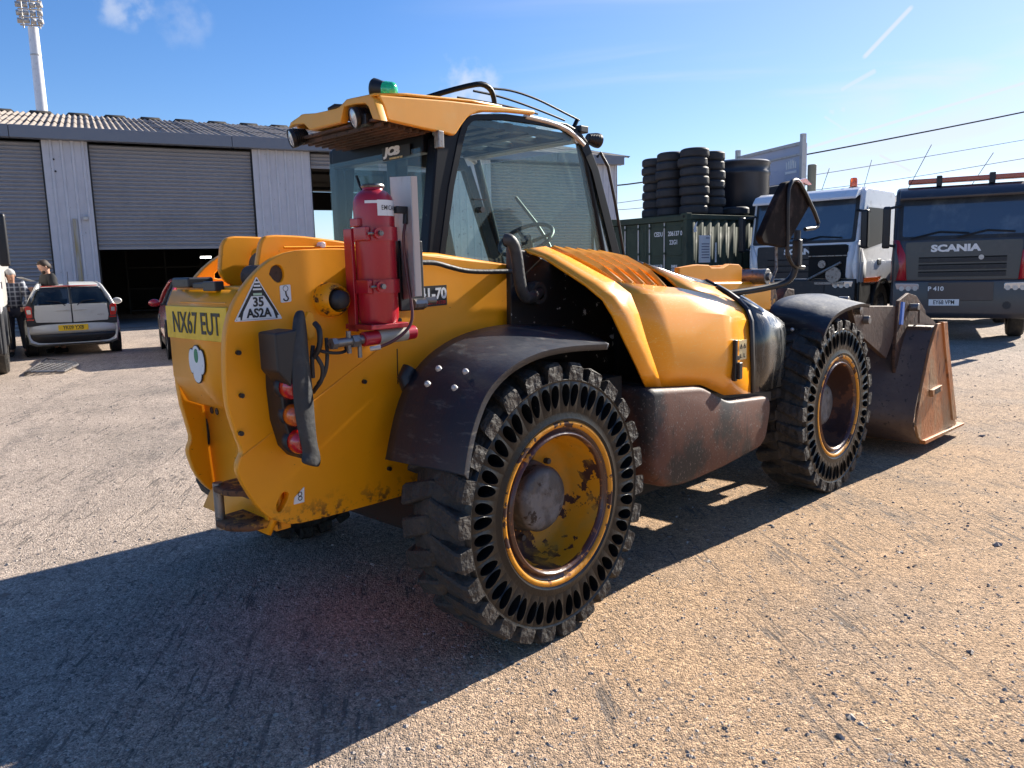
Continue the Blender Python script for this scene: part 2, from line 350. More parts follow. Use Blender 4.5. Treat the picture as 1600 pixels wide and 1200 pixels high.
# ------------------------------------------------------------------ ground
def gz(x, y):
    d = math.hypot(x-1.5, y-4.5)
    k = min(1, max(0, (40-d)/20))
    return k*(0.012*noise.noise((x*.55, y*.55, 3)) + 0.004*noise.noise((x*2.3, y*2.3, 9))) - 0.004
def ground_mat():
    m = bpy.data.materials.new('compacted_gravel'); m.use_nodes = True; t = m.node_tree; b = t.nodes['Principled BSDF']
    b.inputs['Roughness'].default_value = 0.92; b.inputs['Specular IOR Level'].default_value = 0.25
    co = t.nodes.new('ShaderNodeTexCoord').outputs['Object']
    def nz(sc, det=6, rough=0.6, src=None):
        n = N(t, 'ShaderNodeTexNoise', i_Scale=float(sc), i_Detail=float(det), i_Roughness=rough); t.links.new(src or co, n.inputs[0]); return n.outputs[0]
    def vor(sc, feat='F1'):
        n = N(t, 'ShaderNodeTexVoronoi', i_Scale=float(sc)); n.feature = feat; t.links.new(co, n.inputs[0]); return n
    sep = t.nodes.new('ShaderNodeSeparateXYZ'); t.links.new(co, sep.inputs[0])
    # sandy towards the near right, greyer loose gravel towards the back left
    side = smooth_n(t, math_n(t, 'ADD', sep.outputs[0], math_n(t, 'MULTIPLY', nz(.5, 3), 3.0)), -0.6, 2.4)
    far = smooth_n(t, sep.outputs[1], 14.0, 5.0)
    sandf = math_n(t, 'MULTIPLY', side, far)
    sand = mix_n(t, smooth_n(t, nz(2.2), .35, .7), (0.43, 0.284, 0.168), (0.375, 0.252, 0.155))
    grav = mix_n(t, smooth_n(t, nz(1.6), .35, .7), (0.42, 0.335, 0.268), (0.35, 0.282, 0.228))
    c = mix_n(t, sandf, grav, sand)
    c = mix_n(t, smooth_n(t, nz(.35, 4), .5, .72), c, (0.26, 0.215, 0.175))
    c = mix_n(t, math_n(t, 'MULTIPLY', smooth_n(t, nz(.22, 5), .55, .66), 0.40), c, (0.22, 0.185, 0.16))
    mp3 = N(t, 'ShaderNodeMapping'); mp3.vector_type = 'TEXTURE'; mp3.inputs['Rotation'].default_value = (0, 0, math.radians(-73)); mp3.inputs['Scale'].default_value = (2.6, .42, 1)
    t.links.new(co, mp3.inputs[0])
    bandf = math_n(t, 'MULTIPLY', smooth_n(t, nz(1.0, 6, .6, mp3.outputs[0]), .53, .66), smooth_n(t, nz(5.0, 5, .7), .35, .6))
    c = mix_n(t, math_n(t, 'MULTIPLY', bandf, .55), c, (0.17, 0.145, 0.125))
    v1 = vor(62); v2 = vor(150); v3 = vor(24); v4 = vor(300)
    def hsv(v, amt):
        s2 = t.nodes.new('ShaderNodeSeparateColor'); t.links.new(v.outputs['Color'], s2.inputs[0]); return smooth_n(t, s2.outputs[0], 0, 1, 1-amt, 1+amt)
    for v, a in ((v1, .17), (v2, .26), (v3, .08), (v4, .30)):
        mm = t.nodes.new('ShaderNodeMix'); mm.data_type = 'RGBA'; mm.blend_type = 'MULTIPLY'; mm.inputs[0].default_value = 1
        cc = t.nodes.new('ShaderNodeCombineColor'); h = hsv(v, a)
        for i in range(3): t.links.new(h, cc.inputs[i])
        t.links.new(c, mm.inputs[6]); t.links.new(cc.outputs[0], mm.inputs[7]); c = mm.outputs[2]
    # dragged tyre streaks running across the yard
    mp2 = N(t, 'ShaderNodeMapping'); mp2.inputs['Rotation'].default_value = (0, 0, math.radians(8)); mp2.vector_type = 'TEXTURE'; mp2.inputs['Scale'].default_value = (1/26, 1/2.6, 1)
    t.links.new(co, mp2.inputs[0]); st = nz(1.0, 5, .65, mp2.outputs[0])
    stf = math_n(t, 'MULTIPLY', smooth_n(t, st, .55, .62), smooth_n(t, nz(1.1, 4), .42, .58))
    c = mix_n(t, math_n(t, 'MULTIPLY', stf, .8), c, (0.13, 0.11, 0.095))
    for v, cut in ((v2, .90), (v1, .955)):                 # dark chippings
        s3 = t.nodes.new('ShaderNodeSeparateColor'); t.links.new(v.outputs['Color'], s3.inputs[0])
        c = mix_n(t, math_n(t, 'MULTIPLY', smooth_n(t, s3.outputs[1], cut, cut+.01), .6), c, (0.075, 0.066, 0.06))
    t.links.new(c, b.inputs['Base Color'])
    h = math_n(t, 'ADD', math_n(t, 'MULTIPLY', v1.outputs['Distance'], -0.8), math_n(t, 'MULTIPLY', v2.outputs['Distance'], -0.8))
    h = math_n(t, 'ADD', h, math_n(t, 'MULTIPLY', nz(30, 8, .75), 0.7)); h = math_n(t, 'ADD', h, math_n(t, 'MULTIPLY', stf, -0.8))
    bp = N(t, 'ShaderNodeBump'); bp.inputs['Strength'].default_value = 0.6; bp.inputs['Distance'].default_value = 0.009
    t.links.new(h, bp.inputs['Height']); t.links.new(bp.outputs[0], b.inputs['Normal'])
    return m
gm = ground_mat()
u = np.linspace(-1, 1, 301)
gx = 1.0 + 900*np.sinh(u*7.2)/math.sinh(7.2); gy = 4.5 + 900*np.sinh(u*7.2)/math.sinh(7.2)
verts = [(x, y, gz(x, y)) for y in gy for x in gx]
n_ = len(gx); faces = [(j*n_+i, j*n_+i+1, (j+1)*n_+i+1, (j+1)*n_+i) for j in range(n_-1) for i in range(n_-1)]
me = bpy.data.meshes.new('gravel_yard'); me.from_pydata(verts, [], faces); me.materials.append(gm); me.shade_smooth()
ground = bpy.data.objects.new('gravel_yard', me); COL.objects.link(ground); ground['kind'] = 'structure'
stone_m = M('loose_stones', (0.38, 0.32, 0.27), 0.85, layers=[(7, .53, .56, (0.22, 0.19, 0.165), .85), (11, .6, .63, (0.42, 0.38, 0.33), .8), (5, .62, .64, (0.11, .095, .085), .8)])
rs = np.random.RandomState(5); V = []; Fc = []
octv = np.array([(1, 0, 0), (0, 1, 0), (-1, 0, 0), (0, -1, 0), (0, 0, 1.0), (.7, .7, .45), (-.7, .7, .5), (-.7, -.7, .4), (.7, -.7, .5)])
octf = [(0, 5, 4), (5, 1, 4), (1, 6, 4), (6, 2, 4), (2, 7, 4), (7, 3, 4), (3, 8, 4), (8, 0, 4)]
for k in range(34000):
    y = 1.7 + 13*rs.rand()**2.1; x = (rs.rand()*1.7-.85)*(y+.3)
    r = (0.0020+0.0062*rs.rand()**3.5)*(1+0.10*y)
    if rs.rand() < .010: r *= 2.2
    a = rs.rand()*6.28; c, s = math.cos(a), math.sin(a)
    q = octv*np.array([1, .55+.4*rs.rand(), .45+.35*rs.rand()])*r*(1+.22*rs.randn(9, 1))
    o = len(V); z0 = gz(x, y)-r*.12
    V += [(x+c*p[0]-s*p[1], y+s*p[0]+c*p[1], z0+p[2]) for p in q]
    Fc += [tuple(i+o for i in f) for f in octf]
me = bpy.data.meshes.new('loose_gravel'); me.from_pydata(V, [], Fc); me.materials.append(stone_m)
gr = bpy.data.objects.new('loose_gravel', me); COL.objects.link(gr); gr['kind'] = 'stuff'
gr['label'] = 'small loose stones scattered over the compacted gravel yard'; gr['category'] = 'gravel'

# ------------------------------------------------------------------ warehouse
clad_m = M('pale_grey_cladding', (0.54, 0.54, 0.57), 0.5, var=0.04, layers=[(1.2, .5, .8, (0.46, .46, .49), .6, (3, 1, .4)), (18, .66, .7, (.2, .19, .17), .7, (1, 1, .5))])
clad_stain = M('cladding_rust_run', (0.34, 0.27, 0.14), 0.7, layers=[(3, .4, .7, (.40, .40, .40), .6, (2, 1, .3))])
shut_m = M('grey_shutter', (0.29, 0.285, 0.295), 0.45, layers=[(.7, .45, .75, (0.24, .24, .25), .55)])
fasc_m = M('slate_fascia', (0.17, 0.19, 0.225), 0.45)
roof_m = M('weathered_cement_roof', (0.32, 0.27, 0.225), 0.9, var=.1, layers=[(3, .5, .7, (0.2, .165, .135), .9), (12, .6, .68, (.4, .37, .32), .9)])
cap_m = M('dark_ridge_cap', (0.05, 0.045, 0.042), 0.9)
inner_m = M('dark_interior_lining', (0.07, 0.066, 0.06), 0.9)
conc_m = M('grey_concrete_apron', (0.15, 0.145, 0.14), 0.9, layers=[(3, .5, .7, (.1, .1, .1), .9)])
WH = empty('warehouse', (-12.1, 25.2, 0), 0.4801, 'long grey metal clad warehouse with roller shutters and a corrugated roof', 'warehouse')
SL, SR, DP, EV, RG = -9.0, 18.9, 16.0, 5.66, 7.75
def ribs(s0, s1, z0, z1, t, pitch, dep, name, mat):
    b = B(); xs = []; s = s0; k = 0
    while s < s1-1e-6:
        for f, d in ((0, 0), (.62, 0), (.72, -dep), (.9, -dep)):
            q = s+f*pitch
            if q < s1: xs.append((q, d))
        s += pitch
    xs.append((s1, 0))
    b.grid([[(x, t+d, z0) for x, d in xs], [(x, t+d, z1) for x, d in xs], [(x, t+.12, z1) for x, d in xs], [(x, t+.12, z0) for x, d in xs]])
    return b.build(name, mat, WH, smooth=20)
def shutter(s0, s1, z0, z1, t=.16, pitch=.118):
    rows = []; z = z1; k = 0
    prof = []
    while z > z0:
        for f, d in ((0, 0), (.35, -.05), (.62, -.05), (.95, -.002)):
            if z-f*pitch > z0: prof.append((z-f*pitch, d))
        z -= pitch
    prof.append((z0, 0))
    b = B().grid([[(s, t+d, zz) for s in (s0, s1)] for zz, d in prof]+[[(s, t+.05, z0) for s in (s0, s1)], [(s, t+.05, z1) for s in (s0, s1)]])
    o = b.build('roller_shutter', shut_m, WH, smooth=0)
    B().box((s0, t-.03, z0-.09), (s1, t+.06, z0-.002)).build('bottom_rail', shut_m, o)
    return o
for a, bb in ((-9.0, -7.7), (-2.03, -.82), (4.05, 5.98), (11.1, 12.95), (17.7, 18.9)): ribs(a, bb, 0, EV, 0, .285, .05, 'cladding_panel', clad_m)
st = B().box((-1.42, -.046, 1.0), (-1.30, -.038, 3.35)).build('rust_streak', clad_stain, WH)
lampb = B().box((-1.12, -.16, 3.3), (-.98, -.04, 3.42)).build('wall_light', galv, WH, bevel=.02)
for s_, z_ in ((-1.75, 5.1), (-1.73, 4.75)): B().cyl((s_, -.045, z_), (s_, -.03, z_), .03, n=10).build('bolt', blk, WH)
shutter(-7.7, -2.03, .05, EV-.05); shutter(-.82, 4.05, 2.50, EV-.05); shutter(5.98, 11.1, 5.22, EV-.02); shutter(12.95, 17.7, .05, EV-.05)
for s in (-7.7, -2.03, -.82, 4.05, 5.98, 11.1, 12.95, 17.7):
    B().box((s-.05, .10, 0), (s+.05, .26, EV)).build('door_guide', blk, WH)
B().box((-.78, -1.6, -.05), (4.0, 4, .03)).build('concrete_apron', conc_m, WH)
k = SL
while k < SR:
    B().box((k, -.34, EV), (min(k+6.2, SR+.15)-.015, -.02, 6.02)).build('fascia_board', fasc_m, WH, bevel=.01); k += 6.2
slope = math.atan2(RG-5.98, 8.1)
def sheet(t0, t1, lift):
    xs = [(i*.19/6, .032*math.cos(2*PI*i/6)) for i in range(0, 31)]
    L_ = (t1-t0)/math.cos(slope); c, s = math.cos(slope), math.sin(slope)
    return B().grid([[(x, t0+a*c-(h+lift)*s, 6.0+(t0+.25)*math.tan(slope)+a*s+(h+lift)*c) for x, h in xs] for a in (0, L_)]+
                    [[(x, t0+a*c-(h+lift-.012)*s, 6.0+(t0+.25)*math.tan(slope)+a*s+(h+lift-.012)*c) for x, h in xs] for a in (L_, 0)])
m1 = m2 = None
for i in range(30):
    s = SL-.1+i*.95
    for r, (a, bb, lf) in enumerate(((-.25, 2.6, .0), (2.45, 5.4, .02), (5.25, 8.0, .04))):
        key = ('m', r)
        if i == 0:
            o = sheet(a, bb, lf).build('roof_sheet', roof_m, WH, smooth=60); MATS[key] = o.data
        else:
            o = bpy.data.objects.new('roof_sheet', MATS[key]); COL.objects.link(o); o.parent = WH
        o.location = (s, 0, random.uniform(-.006, .006))
B().grid([[(SL, 8.0, RG+.05), (SR, 8.0, RG+.05)], [(SL, 16.2, 6.0), (SR, 16.2, 6.0)], [(SL, 16.2, 5.95), (SR, 16.2, 5.95)], [(SL, 8, RG), (SR, 8, RG)]]).build('rear_roof_slope', inner_m, WH)
s = SL+.4; first = None
while s < SR:
    if first is None:
        first = B().prism([(-.44, 0), (.44, 0), (.33, .11), (-.33, .11)], 'y', 7.7, 8.3).build('ridge_cap', cap_m, WH, bevel=.02); o = first
    else:
        o = bpy.data.objects.new('ridge_cap', first.data); COL.objects.link(o); o.parent = WH
    o.location = (s, 0, RG+.02); s += 1.27
# shell: gables, back wall with its own door opening, floor
gab = [(0, 0), (DP, 0), (DP, 5.9), (8, RG-.05), (0, 5.9)]
B().prism(gab, 'x', SL, SL+.1).build('gable_wall', clad_m, WH)
B().prism(gab, 'x', SR-.12, SR-.004).build('gable_wall', clad_m, WH)
bz = 4.93
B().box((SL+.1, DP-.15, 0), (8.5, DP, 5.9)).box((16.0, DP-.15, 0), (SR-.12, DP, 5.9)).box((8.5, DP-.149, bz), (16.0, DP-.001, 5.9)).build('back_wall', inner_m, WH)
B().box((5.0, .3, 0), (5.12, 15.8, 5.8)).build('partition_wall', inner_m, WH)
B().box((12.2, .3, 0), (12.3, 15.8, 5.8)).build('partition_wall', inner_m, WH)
for t in (1.0, 3.2, 5.4, 7.6, 10, 12.4, 14.8):
    z = 5.72+(min(t, 16-t)+.25)*math.tan(slope)*.97-.12
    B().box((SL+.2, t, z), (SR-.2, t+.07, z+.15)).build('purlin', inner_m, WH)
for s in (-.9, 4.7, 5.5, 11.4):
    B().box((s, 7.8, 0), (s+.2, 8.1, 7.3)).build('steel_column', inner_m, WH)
shelf = B()
for z in (0, .9, 1.8): shelf.box((.2, 9.0, z+.1), (3.2, 9.6, z+.16))
for s in (.2, 1.7, 3.14): shelf.box((s, 9.0, 0), (s+.06, 9.06, 2.6))
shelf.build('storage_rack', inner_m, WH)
lt = B().box((2.84, 6.0, 2.22), (3.24, 6.12, 2.29)).build('strip_light', emit, WH)

# ------------------------------------------------------------------ floodlight mast behind the warehouse
ms = empty('floodlight_mast', (-26.1, 46.0, 0), 0.3, 'tall white floodlight mast with banked lamps behind the warehouse', 'floodlight')
B().cyl((0, 0, 0), (0, 0, 15.4), .37, .26, n=20).build('pole', white_p, ms)
B().cyl((0, 0, 13.9), (0, 0, 13.97), .29, .29, n=20).build('joint_ring', galv, ms)
fr = B()
for x in (-.4, 0, .4): fr.cyl((x, -.2, 15.3), (x*1.2, -.2, 19.5), .04, n=8)
for i in range(9): fr.cyl((-.55-.02*i, -.25, 15.45+i*.42), (.55+.02*i, -.25, 15.45+i*.42), .04, n=8)
fr.build('lamp_frame', galv, ms)
lamp = None
for i in range(8):
    for j in range(4):
        x = (-.5+j*.33)*(1+.03*i)
        if lamp is None:
            o = lamp = B().box((-.13, -.12, -.12), (.13, .1, .12)).build('lamp', galv, ms, bevel=.03)
        else:
            o = bpy.data.objects.new('lamp', lamp.data); COL.objects.link(o); o.parent = ms
        o.location = (x, -.38-.1*random.random(), 15.62+i*.42); o.rotation_euler = (.5+.2*random.random(), 0, random.uniform(-.3, .3))

# ------------------------------------------------------------------ shipping container with tyres and tank on top
olive = M('olive_green_container_paint', (0.065, 0.082, 0.058), 0.75, spec=.12, var=.06, layers=[(2.5, .5, .7, (.05, .06, .045), .6), (22, .68, .71, (.12, .07, .04), .8), (2, .6, .75, (.085, .095, .07), .6, (1, 1, .3))])
CO = empty('shipping_container', (3.89, 17.34, 0), 0.6435, 'olive green shipping container with stencilled door and notices, tyres stacked on its roof', 'container')
b = B().box((.06, 0, 0), (6.06, 2.44, .16)).box((.06, .06, 2.53), (6.0, 2.38, 2.58))
b.build('base_frame', olive, CO)
xs = []; x = .16
while x < 5.9:
    for f, d in ((0, .036), (.07, .0), (.14, .0), (.21, .036)):
        xs.append((x+f, d+.02))
    x += .28
B().grid([[(x, d, .16) for x, d in xs], [(x, d, 2.47) for x, d in xs]]).build('corrugated_side', olive, CO, smooth=20, solid=.004)
B().grid([[(x, 2.44-d, .16) for x, d in xs], [(x, 2.44-d, 2.47) for x, d in xs]]).build('corrugated_side', olive, CO, smooth=20, solid=.004)
B().box((5.98, .05, .16), (6.03, 2.39, 2.47)).build('end_wall', olive, CO)
for y in (.0, 2.34): B().box((.0, y, .0), (.16, y+.1, 2.59)).build('corner_post', olive, CO, bevel=.01)
for y in (.0, 2.38): B().box((.16, y, 2.47), (5.95, y+.06, 2.575)).build('top_rail', olive, CO, bevel=.01)
B().box((.0, .1, 2.44), (.12, 2.34, 2.56)).build('door_header', olive, CO, bevel=.01)
for x in (-.012, 5.9):
    for y in (-.012, 2.28): 
        cc = B().box((x, y, 2.45), (x+.17, y+.17, 2.60)).build('corner_casting', olive, CO, bevel=.012)
        B().cyl((x-.002, y+.085, 2.525), (x+.01, y+.085, 2.525), .032, n=12).build('lifting_hole', matt_dark, cc)
for y0, y1 in ((.11, 1.215), (1.225, 2.33)):
    d = B().box((.05, y0, .18), (.09, y1, 2.43)).build('door', olive, CO, bevel=.006)
    pan = B()
    for z0, z1 in ((.28, .95), (1.02, 1.62), (1.69, 2.35)): pan.box((.038, y0+.08, z0), (.052, y1-.08, z1))
    pan.build('door_panel', olive, d, bevel=.01)
    for y in ((.66, 1.11) if y0 < 1 else (1.46, 1.89)):
        rd = B().cyl((.02, y, .2), (.02, y, 2.42), .017, n=10).build('lock_rod', galv, d)
    hb = B()
    for z in (.5, 1.0, 1.72, 2.30):
        y = y0-.01 if y0 < 1 else y1-.06
        hb.box((.0, y, z), (.05, y+.07, z+.09))
        for yr in ((.66, 1.11) if y0 < 1 else (1.46, 1.89)): hb.box((.0, yr-.035, z), (.045, yr+.035, z+.05))
    hb.build('hinge_and_bracket', olive, d)
def ctext(s, y, z, size, sq=.62): return text('stencil_text', s, size, face_mtx((.034, y, z), (0, -1, 0), (0, 0, 1)), white_st, CO, squash=sq, bold=.003)
ctext('CEDU', .85, 2.17, .14, .7); ctext('206137 0', .36, 2.17, .14, .78); ctext('22G1', .40, 1.98, .14, .78)
ctext('MAX GR', .86, 1.45, .12, .6); ctext('TARE', .88, 1.29, .12); ctext('NET', .9, 1.13, .12)
for z, s in ((1.45, '30480 K'), (1.37, '67200 L'), (1.29, ' 2170 K'), (1.21, ' 4780 L'), (1.13, '28310 K')): ctext(s, .38, z, .085)
nt_ = B().box((.42, -.006, 1.52), (.80, .012, 2.12)).build('paper_notice', white_st, CO)
for k, z in enumerate((2.05, 1.92, 1.86, 1.80, 1.74, 1.68, 1.62)): B().box((.5 if k else .64, -.009, z), (.76, -.0062, z+.022)).build('notice_text_line', M('grey_print', (.2, .2, .25), .6) if 'grey_print' not in MATS else MATS['grey_print'], nt_)
B().box((.98, -.006, 1.52), (1.02, .012, 1.96)).build('paper_strip', white_st, CO)
plate('torn_sticker', [(.24, 2.18), (.33, 2.20), (.31, 2.30), (.35, 2.42), (.28, 2.36), (.22, 2.26)], 'y', -.008, .0, white_st, CO)

car_tyre = M('faded_car_tyre', (0.030, 0.030, 0.033), 0.65, layers=[(4, .45, .7, (0.048, .047, .047), .8), (25, .62, .7, (.07, .066, .06), .85)])
def make_tyre(R=.325, W=.205, treads=4):
    prof = [(R*.60, .02), (R*.66, .0), (R*.82, -.004), (R*.95, .018), (R*.995, .045)]
    a, bb = .05, W-.05
    for i in range(treads):
        z = a+(bb-a)*(i+.5)/treads
        prof += [(R, z-.014), (R, z+.006), (R*.975, z+.009), (R*.975, z+.014)]
    prof += [(R*.995, W-.045), (R*.95, W-.018), (R*.82, W+.004), (R*.66, W), (R*.60, W-.02), (R*.62, W*.5)]
    return B().lathe(prof, n=36, closed=True)
tm = make_tyre().build('tyre', car_tyre, smooth=50).data; bpy.data.objects.remove(bpy.data.objects['tyre'])
tm2 = make_tyre(.31, .19, 5).build('tyre', car_tyre, smooth=50).data; bpy.data.objects.remove(bpy.data.objects['tyre'])
ordn = ['topmost', 'second from the top', 'third from the top', 'fourth from the top', 'fifth from the top', 'sixth from the top', 'seventh from the top', 'eighth from the top', 'ninth from the top']
Ru = Matrix.Rotation(0.6435, 3, 'Z'); C0 = Vector((3.89, 17.34, 0))
stacks = [((.70, .40), 7, 'of the tall front stack on the container'), ((.70, 1.10), 7, 'of the stack just left of the tallest one'),
          ((.92, 1.76), 7, 'of the leftmost stack on the container'), ((1.48, .55), 7, 'of the stack nearest the black tank'), ((1.38, 1.22), 7, 'of the half hidden rear stack')]
for (lx, ly), cnt, where in stacks:
    z = 2.60
    for k in range(cnt):
        me_ = random.choice((tm, tm2, tm))
        o = bpy.data.objects.new('tyre', me_); COL.objects.link(o)
        p = C0+Ru @ Vector((lx+random.uniform(-.02, .02)+.02*math.sin(k), ly+random.uniform(-.02, .02), 0))
        o.location = (p.x, p.y, z); sc = random.uniform(.97, 1.04); o.scale = (sc, sc, random.uniform(.95, 1.08))
        o.rotation_euler = (random.uniform(-.012, .012), random.uniform(-.012, .012), random.random()*6)
        z += (.207 if me_ is tm else .192)*o.scale[2]*.985
        nm = ordn[cnt-1-k]
        tag(o, f'worn black tyre, {nm} {where}', 'tyre', 'tyres stacked on the container roof')
p = C0+Ru @ Vector((2.15, .35, 0))
o = bpy.data.objects.new('tyre', tm2); COL.objects.link(o); o.location = (p.x, p.y, 2.60); tag(o, 'single worn tyre lying against the foot of the black tank', 'tyre', 'tyres stacked on the container roof')
p = C0+Ru @ Vector((3.1, 1.0, 0))
TK = empty('water_tank', (p.x, p.y, 2.59), 0, 'large round black plastic water tank standing on the green container', 'tank')
B().lathe([(0, 0), (.70, 0), (.72, .03), (.725, .55), (.74, .60), (.735, 1.0), (.755, 1.03), (.755, 1.10), (.735, 1.13), (.745, 1.27), (.76, 1.29), (.76, 1.33), (.70, 1.35)], n=56).build('tank_wall', M('black_tank_plastic', (.016, .018, .026), .38, layers=[(3, .5, .7, (.03, .032, .04), .45, (1, 1, .4))]), TK, smooth=40)
B().lathe([(.755, 1.332), (.70, 1.37), (.4, 1.41), (.0, 1.43)], n=56).build('lid', M('grey_tank_lid', (.16, .165, .175), .4), TK, smooth=50)

# ------------------------------------------------------------------ trailer body behind the tank
px_, py_ = 6.75, 23.4; qx, qy = 7.62, 20.75
ang = math.atan2(qy-py_, qx-px_); LN = math.hypot(qx-px_, qy-py_)
TR = empty('lorry_body', (px_, py_, 0), ang, 'pale aluminium lorry body with posts and a stripe logo, behind the black tank', 'lorry body')
B().box((0, 0, 3.55), (LN, .14, 4.50)).build('side_panel', M('pale_lorry_panel', (.42, .46, .56), .4, layers=[(2, .5, .7, (.36, .4, .5), .5)]), TR)
B().box((0, .02, 1.0), (LN, .12, 3.53)).build('lower_body', blk, TR)
B().box((-.02, -.04, 4.20), (LN+.02, -.003, 4.25)).box((-.02, -.04, 4.46), (LN+.02, -.003, 4.54)).build('rail', galv, TR)
for x in (-.08, LN-.02): B().box((x, -.07, 1.0), (x+.1, .05, 4.72)).build('corner_post', galv, TR)
lg = B()
for i in range(6): lg.prism([(LN-.62+i*.07, 3.9), (LN-.58+i*.07, 3.9), (LN-.58+i*.07, 4.13-abs(i-3)*.03), (LN-.62+i*.07, 4.16-abs(i-2)*.03)], 'y', -.012, -.003)
lg.box((LN-.66, -.012, 3.78), (LN-.2, -.003, 3.84)).build('stripe_logo', white_st, TR)
B().cyl((.6, .6, .5), (.6, .3, .5), .5, n=24).cyl((LN-.6, .6, .5), (LN-.6, .3, .5), .5, n=24).build('wheels', rubber, TR)
# ------------------------------------------------------------------ telehandler (local x forward, y to its left, origin under the rear right tyre face)
TH = empty('telehandler', (0.1869, 3.0284, 0), 0.7933, 'yellow telescopic handler with solid black tyres, red gas cylinder and rusty front bucket', 'telehandler')
WB = 2.75; RW = .566
# --- wheels
def wheel_parts():
    parts = {}
    n = 48; b = B(); r0, r1, yf = .372, .492, .0
    A = lambda r, a, y=0.0: (r*math.sin(a), y, r*math.cos(a))
    for i in range(n):
        pa = i//2; odd = i % 2
        a0 = 2*PI*i/n; a1 = 2*PI*(i+1)/n; am = (a0+a1)/2 + (0.0075 if not odd else -0.0075)
        rm = (r0+r1)/2+.006
        outer = []; m = 24
        for k in range(m):                           # sector border, matched to the hole rim
            t = 2*PI*k/m; cx, cy = math.cos(t), math.sin(t)
            g = max(abs(cx), abs(cy)); sx, sy = cx/g, cy/g
            aa = (a0+a1)/2+sx*(a1-a0)/2; rr = (r0+r1)/2+sy*(r1-r0)/2
            outer.append(A(rr, aa, .0))
        hole = []; hole2 = []; hole3 = []
        for k in range(m):
            t = 2*PI*k/m; cx, cy = math.cos(t), math.sin(t)
            wdt = .0222*(1+.12*cy); lean = (.0035 if odd else -.0035)*cy
            rr = rm+.046*cy; aa = am+(wdt*cx+lean)/rm
            hole.append(A(rr, aa, -.0035)); hole2.append(A(rm+.042*cy, am+(wdt*.86*cx+lean)/rm, .02)); hole3.append(A(rm+.034*cy, am+(wdt*.7*cx+lean)/rm, .15))
        v = outer+hole+hole2+hole3; f = []
        for k in range(m):
            j = (k+1) % m
            f += [(k, j, m+j, m+k), (m+k, m+j, 2*m+j, 2*m+k), (2*m+k, 2*m+j, 3*m+j, 3*m+k)]
        f.append(tuple(range(3*m, 4*m)))
        b.add(v, f)
    parts['tyre_sidewall'] = (b, side_m)
    b = B()
    b0 = parts['tyre_sidewall'][0]
    b0.lathe([(.327, .06), (.330, .012), (.334, .0), (.345, -.006), (.366, .0), (.372, .0)], axis='y', n=96)
    b0.lathe([(.492, .0), (.500, -.004), (.507, .006), (.511, .018)], axis='y', n=96)
    b.lathe([(.511, .018), (.522, .035), (.532, .085), (.543, .100), (.549, .13), (.551, .17), (.549, .20), (.540, .225), (.532, .24), (.520, .295), (.49, .315), (.38, .32), (.33, .31), (.327, .28), (.327, .06)], axis='y', n=192)
    for i, v in enumerate(b.v):
        q = noise.noise((v[0]*9, v[1]*9, v[2]*9))*.010+noise.noise((v[0]*30, v[1]*30, v[2]*30))*.004; r = math.hypot(v[0], v[2])
        if r > .512: b.v[i] = (v[0]*(1+q/r), v[1], v[2]*(1+q/r))
    parts['tyre_carcass'] = (b, tread_m)
    parts['lug'] = []
    nl = 26
    for i in range(nl):
        for side in (0, 1):
            a = 2*PI*(i+.5*side)/nl
            y0, y1 = (-.004, .185) if side == 0 else (.135, .325)
            sk = .11 if side == 0 else -.11
            def P_(r, da, y): 
                q = a+da+sk*((y-y0)/.19-.5); return (r*math.sin(q), y, r*math.cos(q))
            w0, w1 = .086, .072
            ys = [y0, y0+.02, y1-.03, y1] if side == 0 else [y0, y0+.03, y1-.02, y1]
            rt = [RW-.010, RW, RW-.002, RW-.028] if side == 0 else [RW-.028, RW-.002, RW, RW-.012]
            ws = [1.0, 1.0, .82, .6] if side == 0 else [.6, .82, 1.0, 1.0]
            rows = []
            for y, r, w in zip(ys, rt, ws):
                jit = random.uniform(-.004, .003)
                rows.append([P_(.50, -w0*w, y), P_(r-.007, -w1*w-.002, y), P_(r+jit, -w1*w*.8, y), P_(r+jit+random.uniform(-.002, .002), w1*w*.8, y), P_(r-.007, w1*w+.002, y), P_(.50, w0*w, y)])
            lb = B().grid(rows); k6 = len(lb.v)
            lb.f += [(0, 1, 2, 3, 4, 5), tuple(range(k6-1, k6-7, -1))]
            parts['lug'].append(lb)
    rim = B().lathe([(.272, .02), (.275, .004), (.282, -.002), (.290, .002), (.296, .016), (.303, .012), (.318, -.002), (.330, -.002), (.334, .006), (.330, .03), (.31, .05), (.272, .05)], axis='y', n=96, closed=True)
    parts['rim_flange'] = (rim, rim_lip)
    rim2 = B().lathe([(.309, .0045), (.318, -.0035), (.328, -.0045), (.3345, -.0005), (.3345, .004), (.318, .002), (.309, .009)], axis='y', n=96, closed=True)
    parts['painted_bead'] = (rim2, rust_yel)
    bowl = B().lathe([(.272, .02), (.268, .09), (.258, .16), (.240, .188), (.20, .203), (.10, .207), (.0, .207)], axis='y', n=64)
    parts['rim_bowl'] = (bowl, rim_in)
    hub = B().lathe([(0, .086), (.09, .086), (.112, .088), (.128, .096), (.136, .108), (.138, .16), (.146, .17), (.150, .20), (.150, .22)], axis='y', n=48)
    parts['hub'] = (hub, hub_m)
    return parts
wp = wheel_parts()
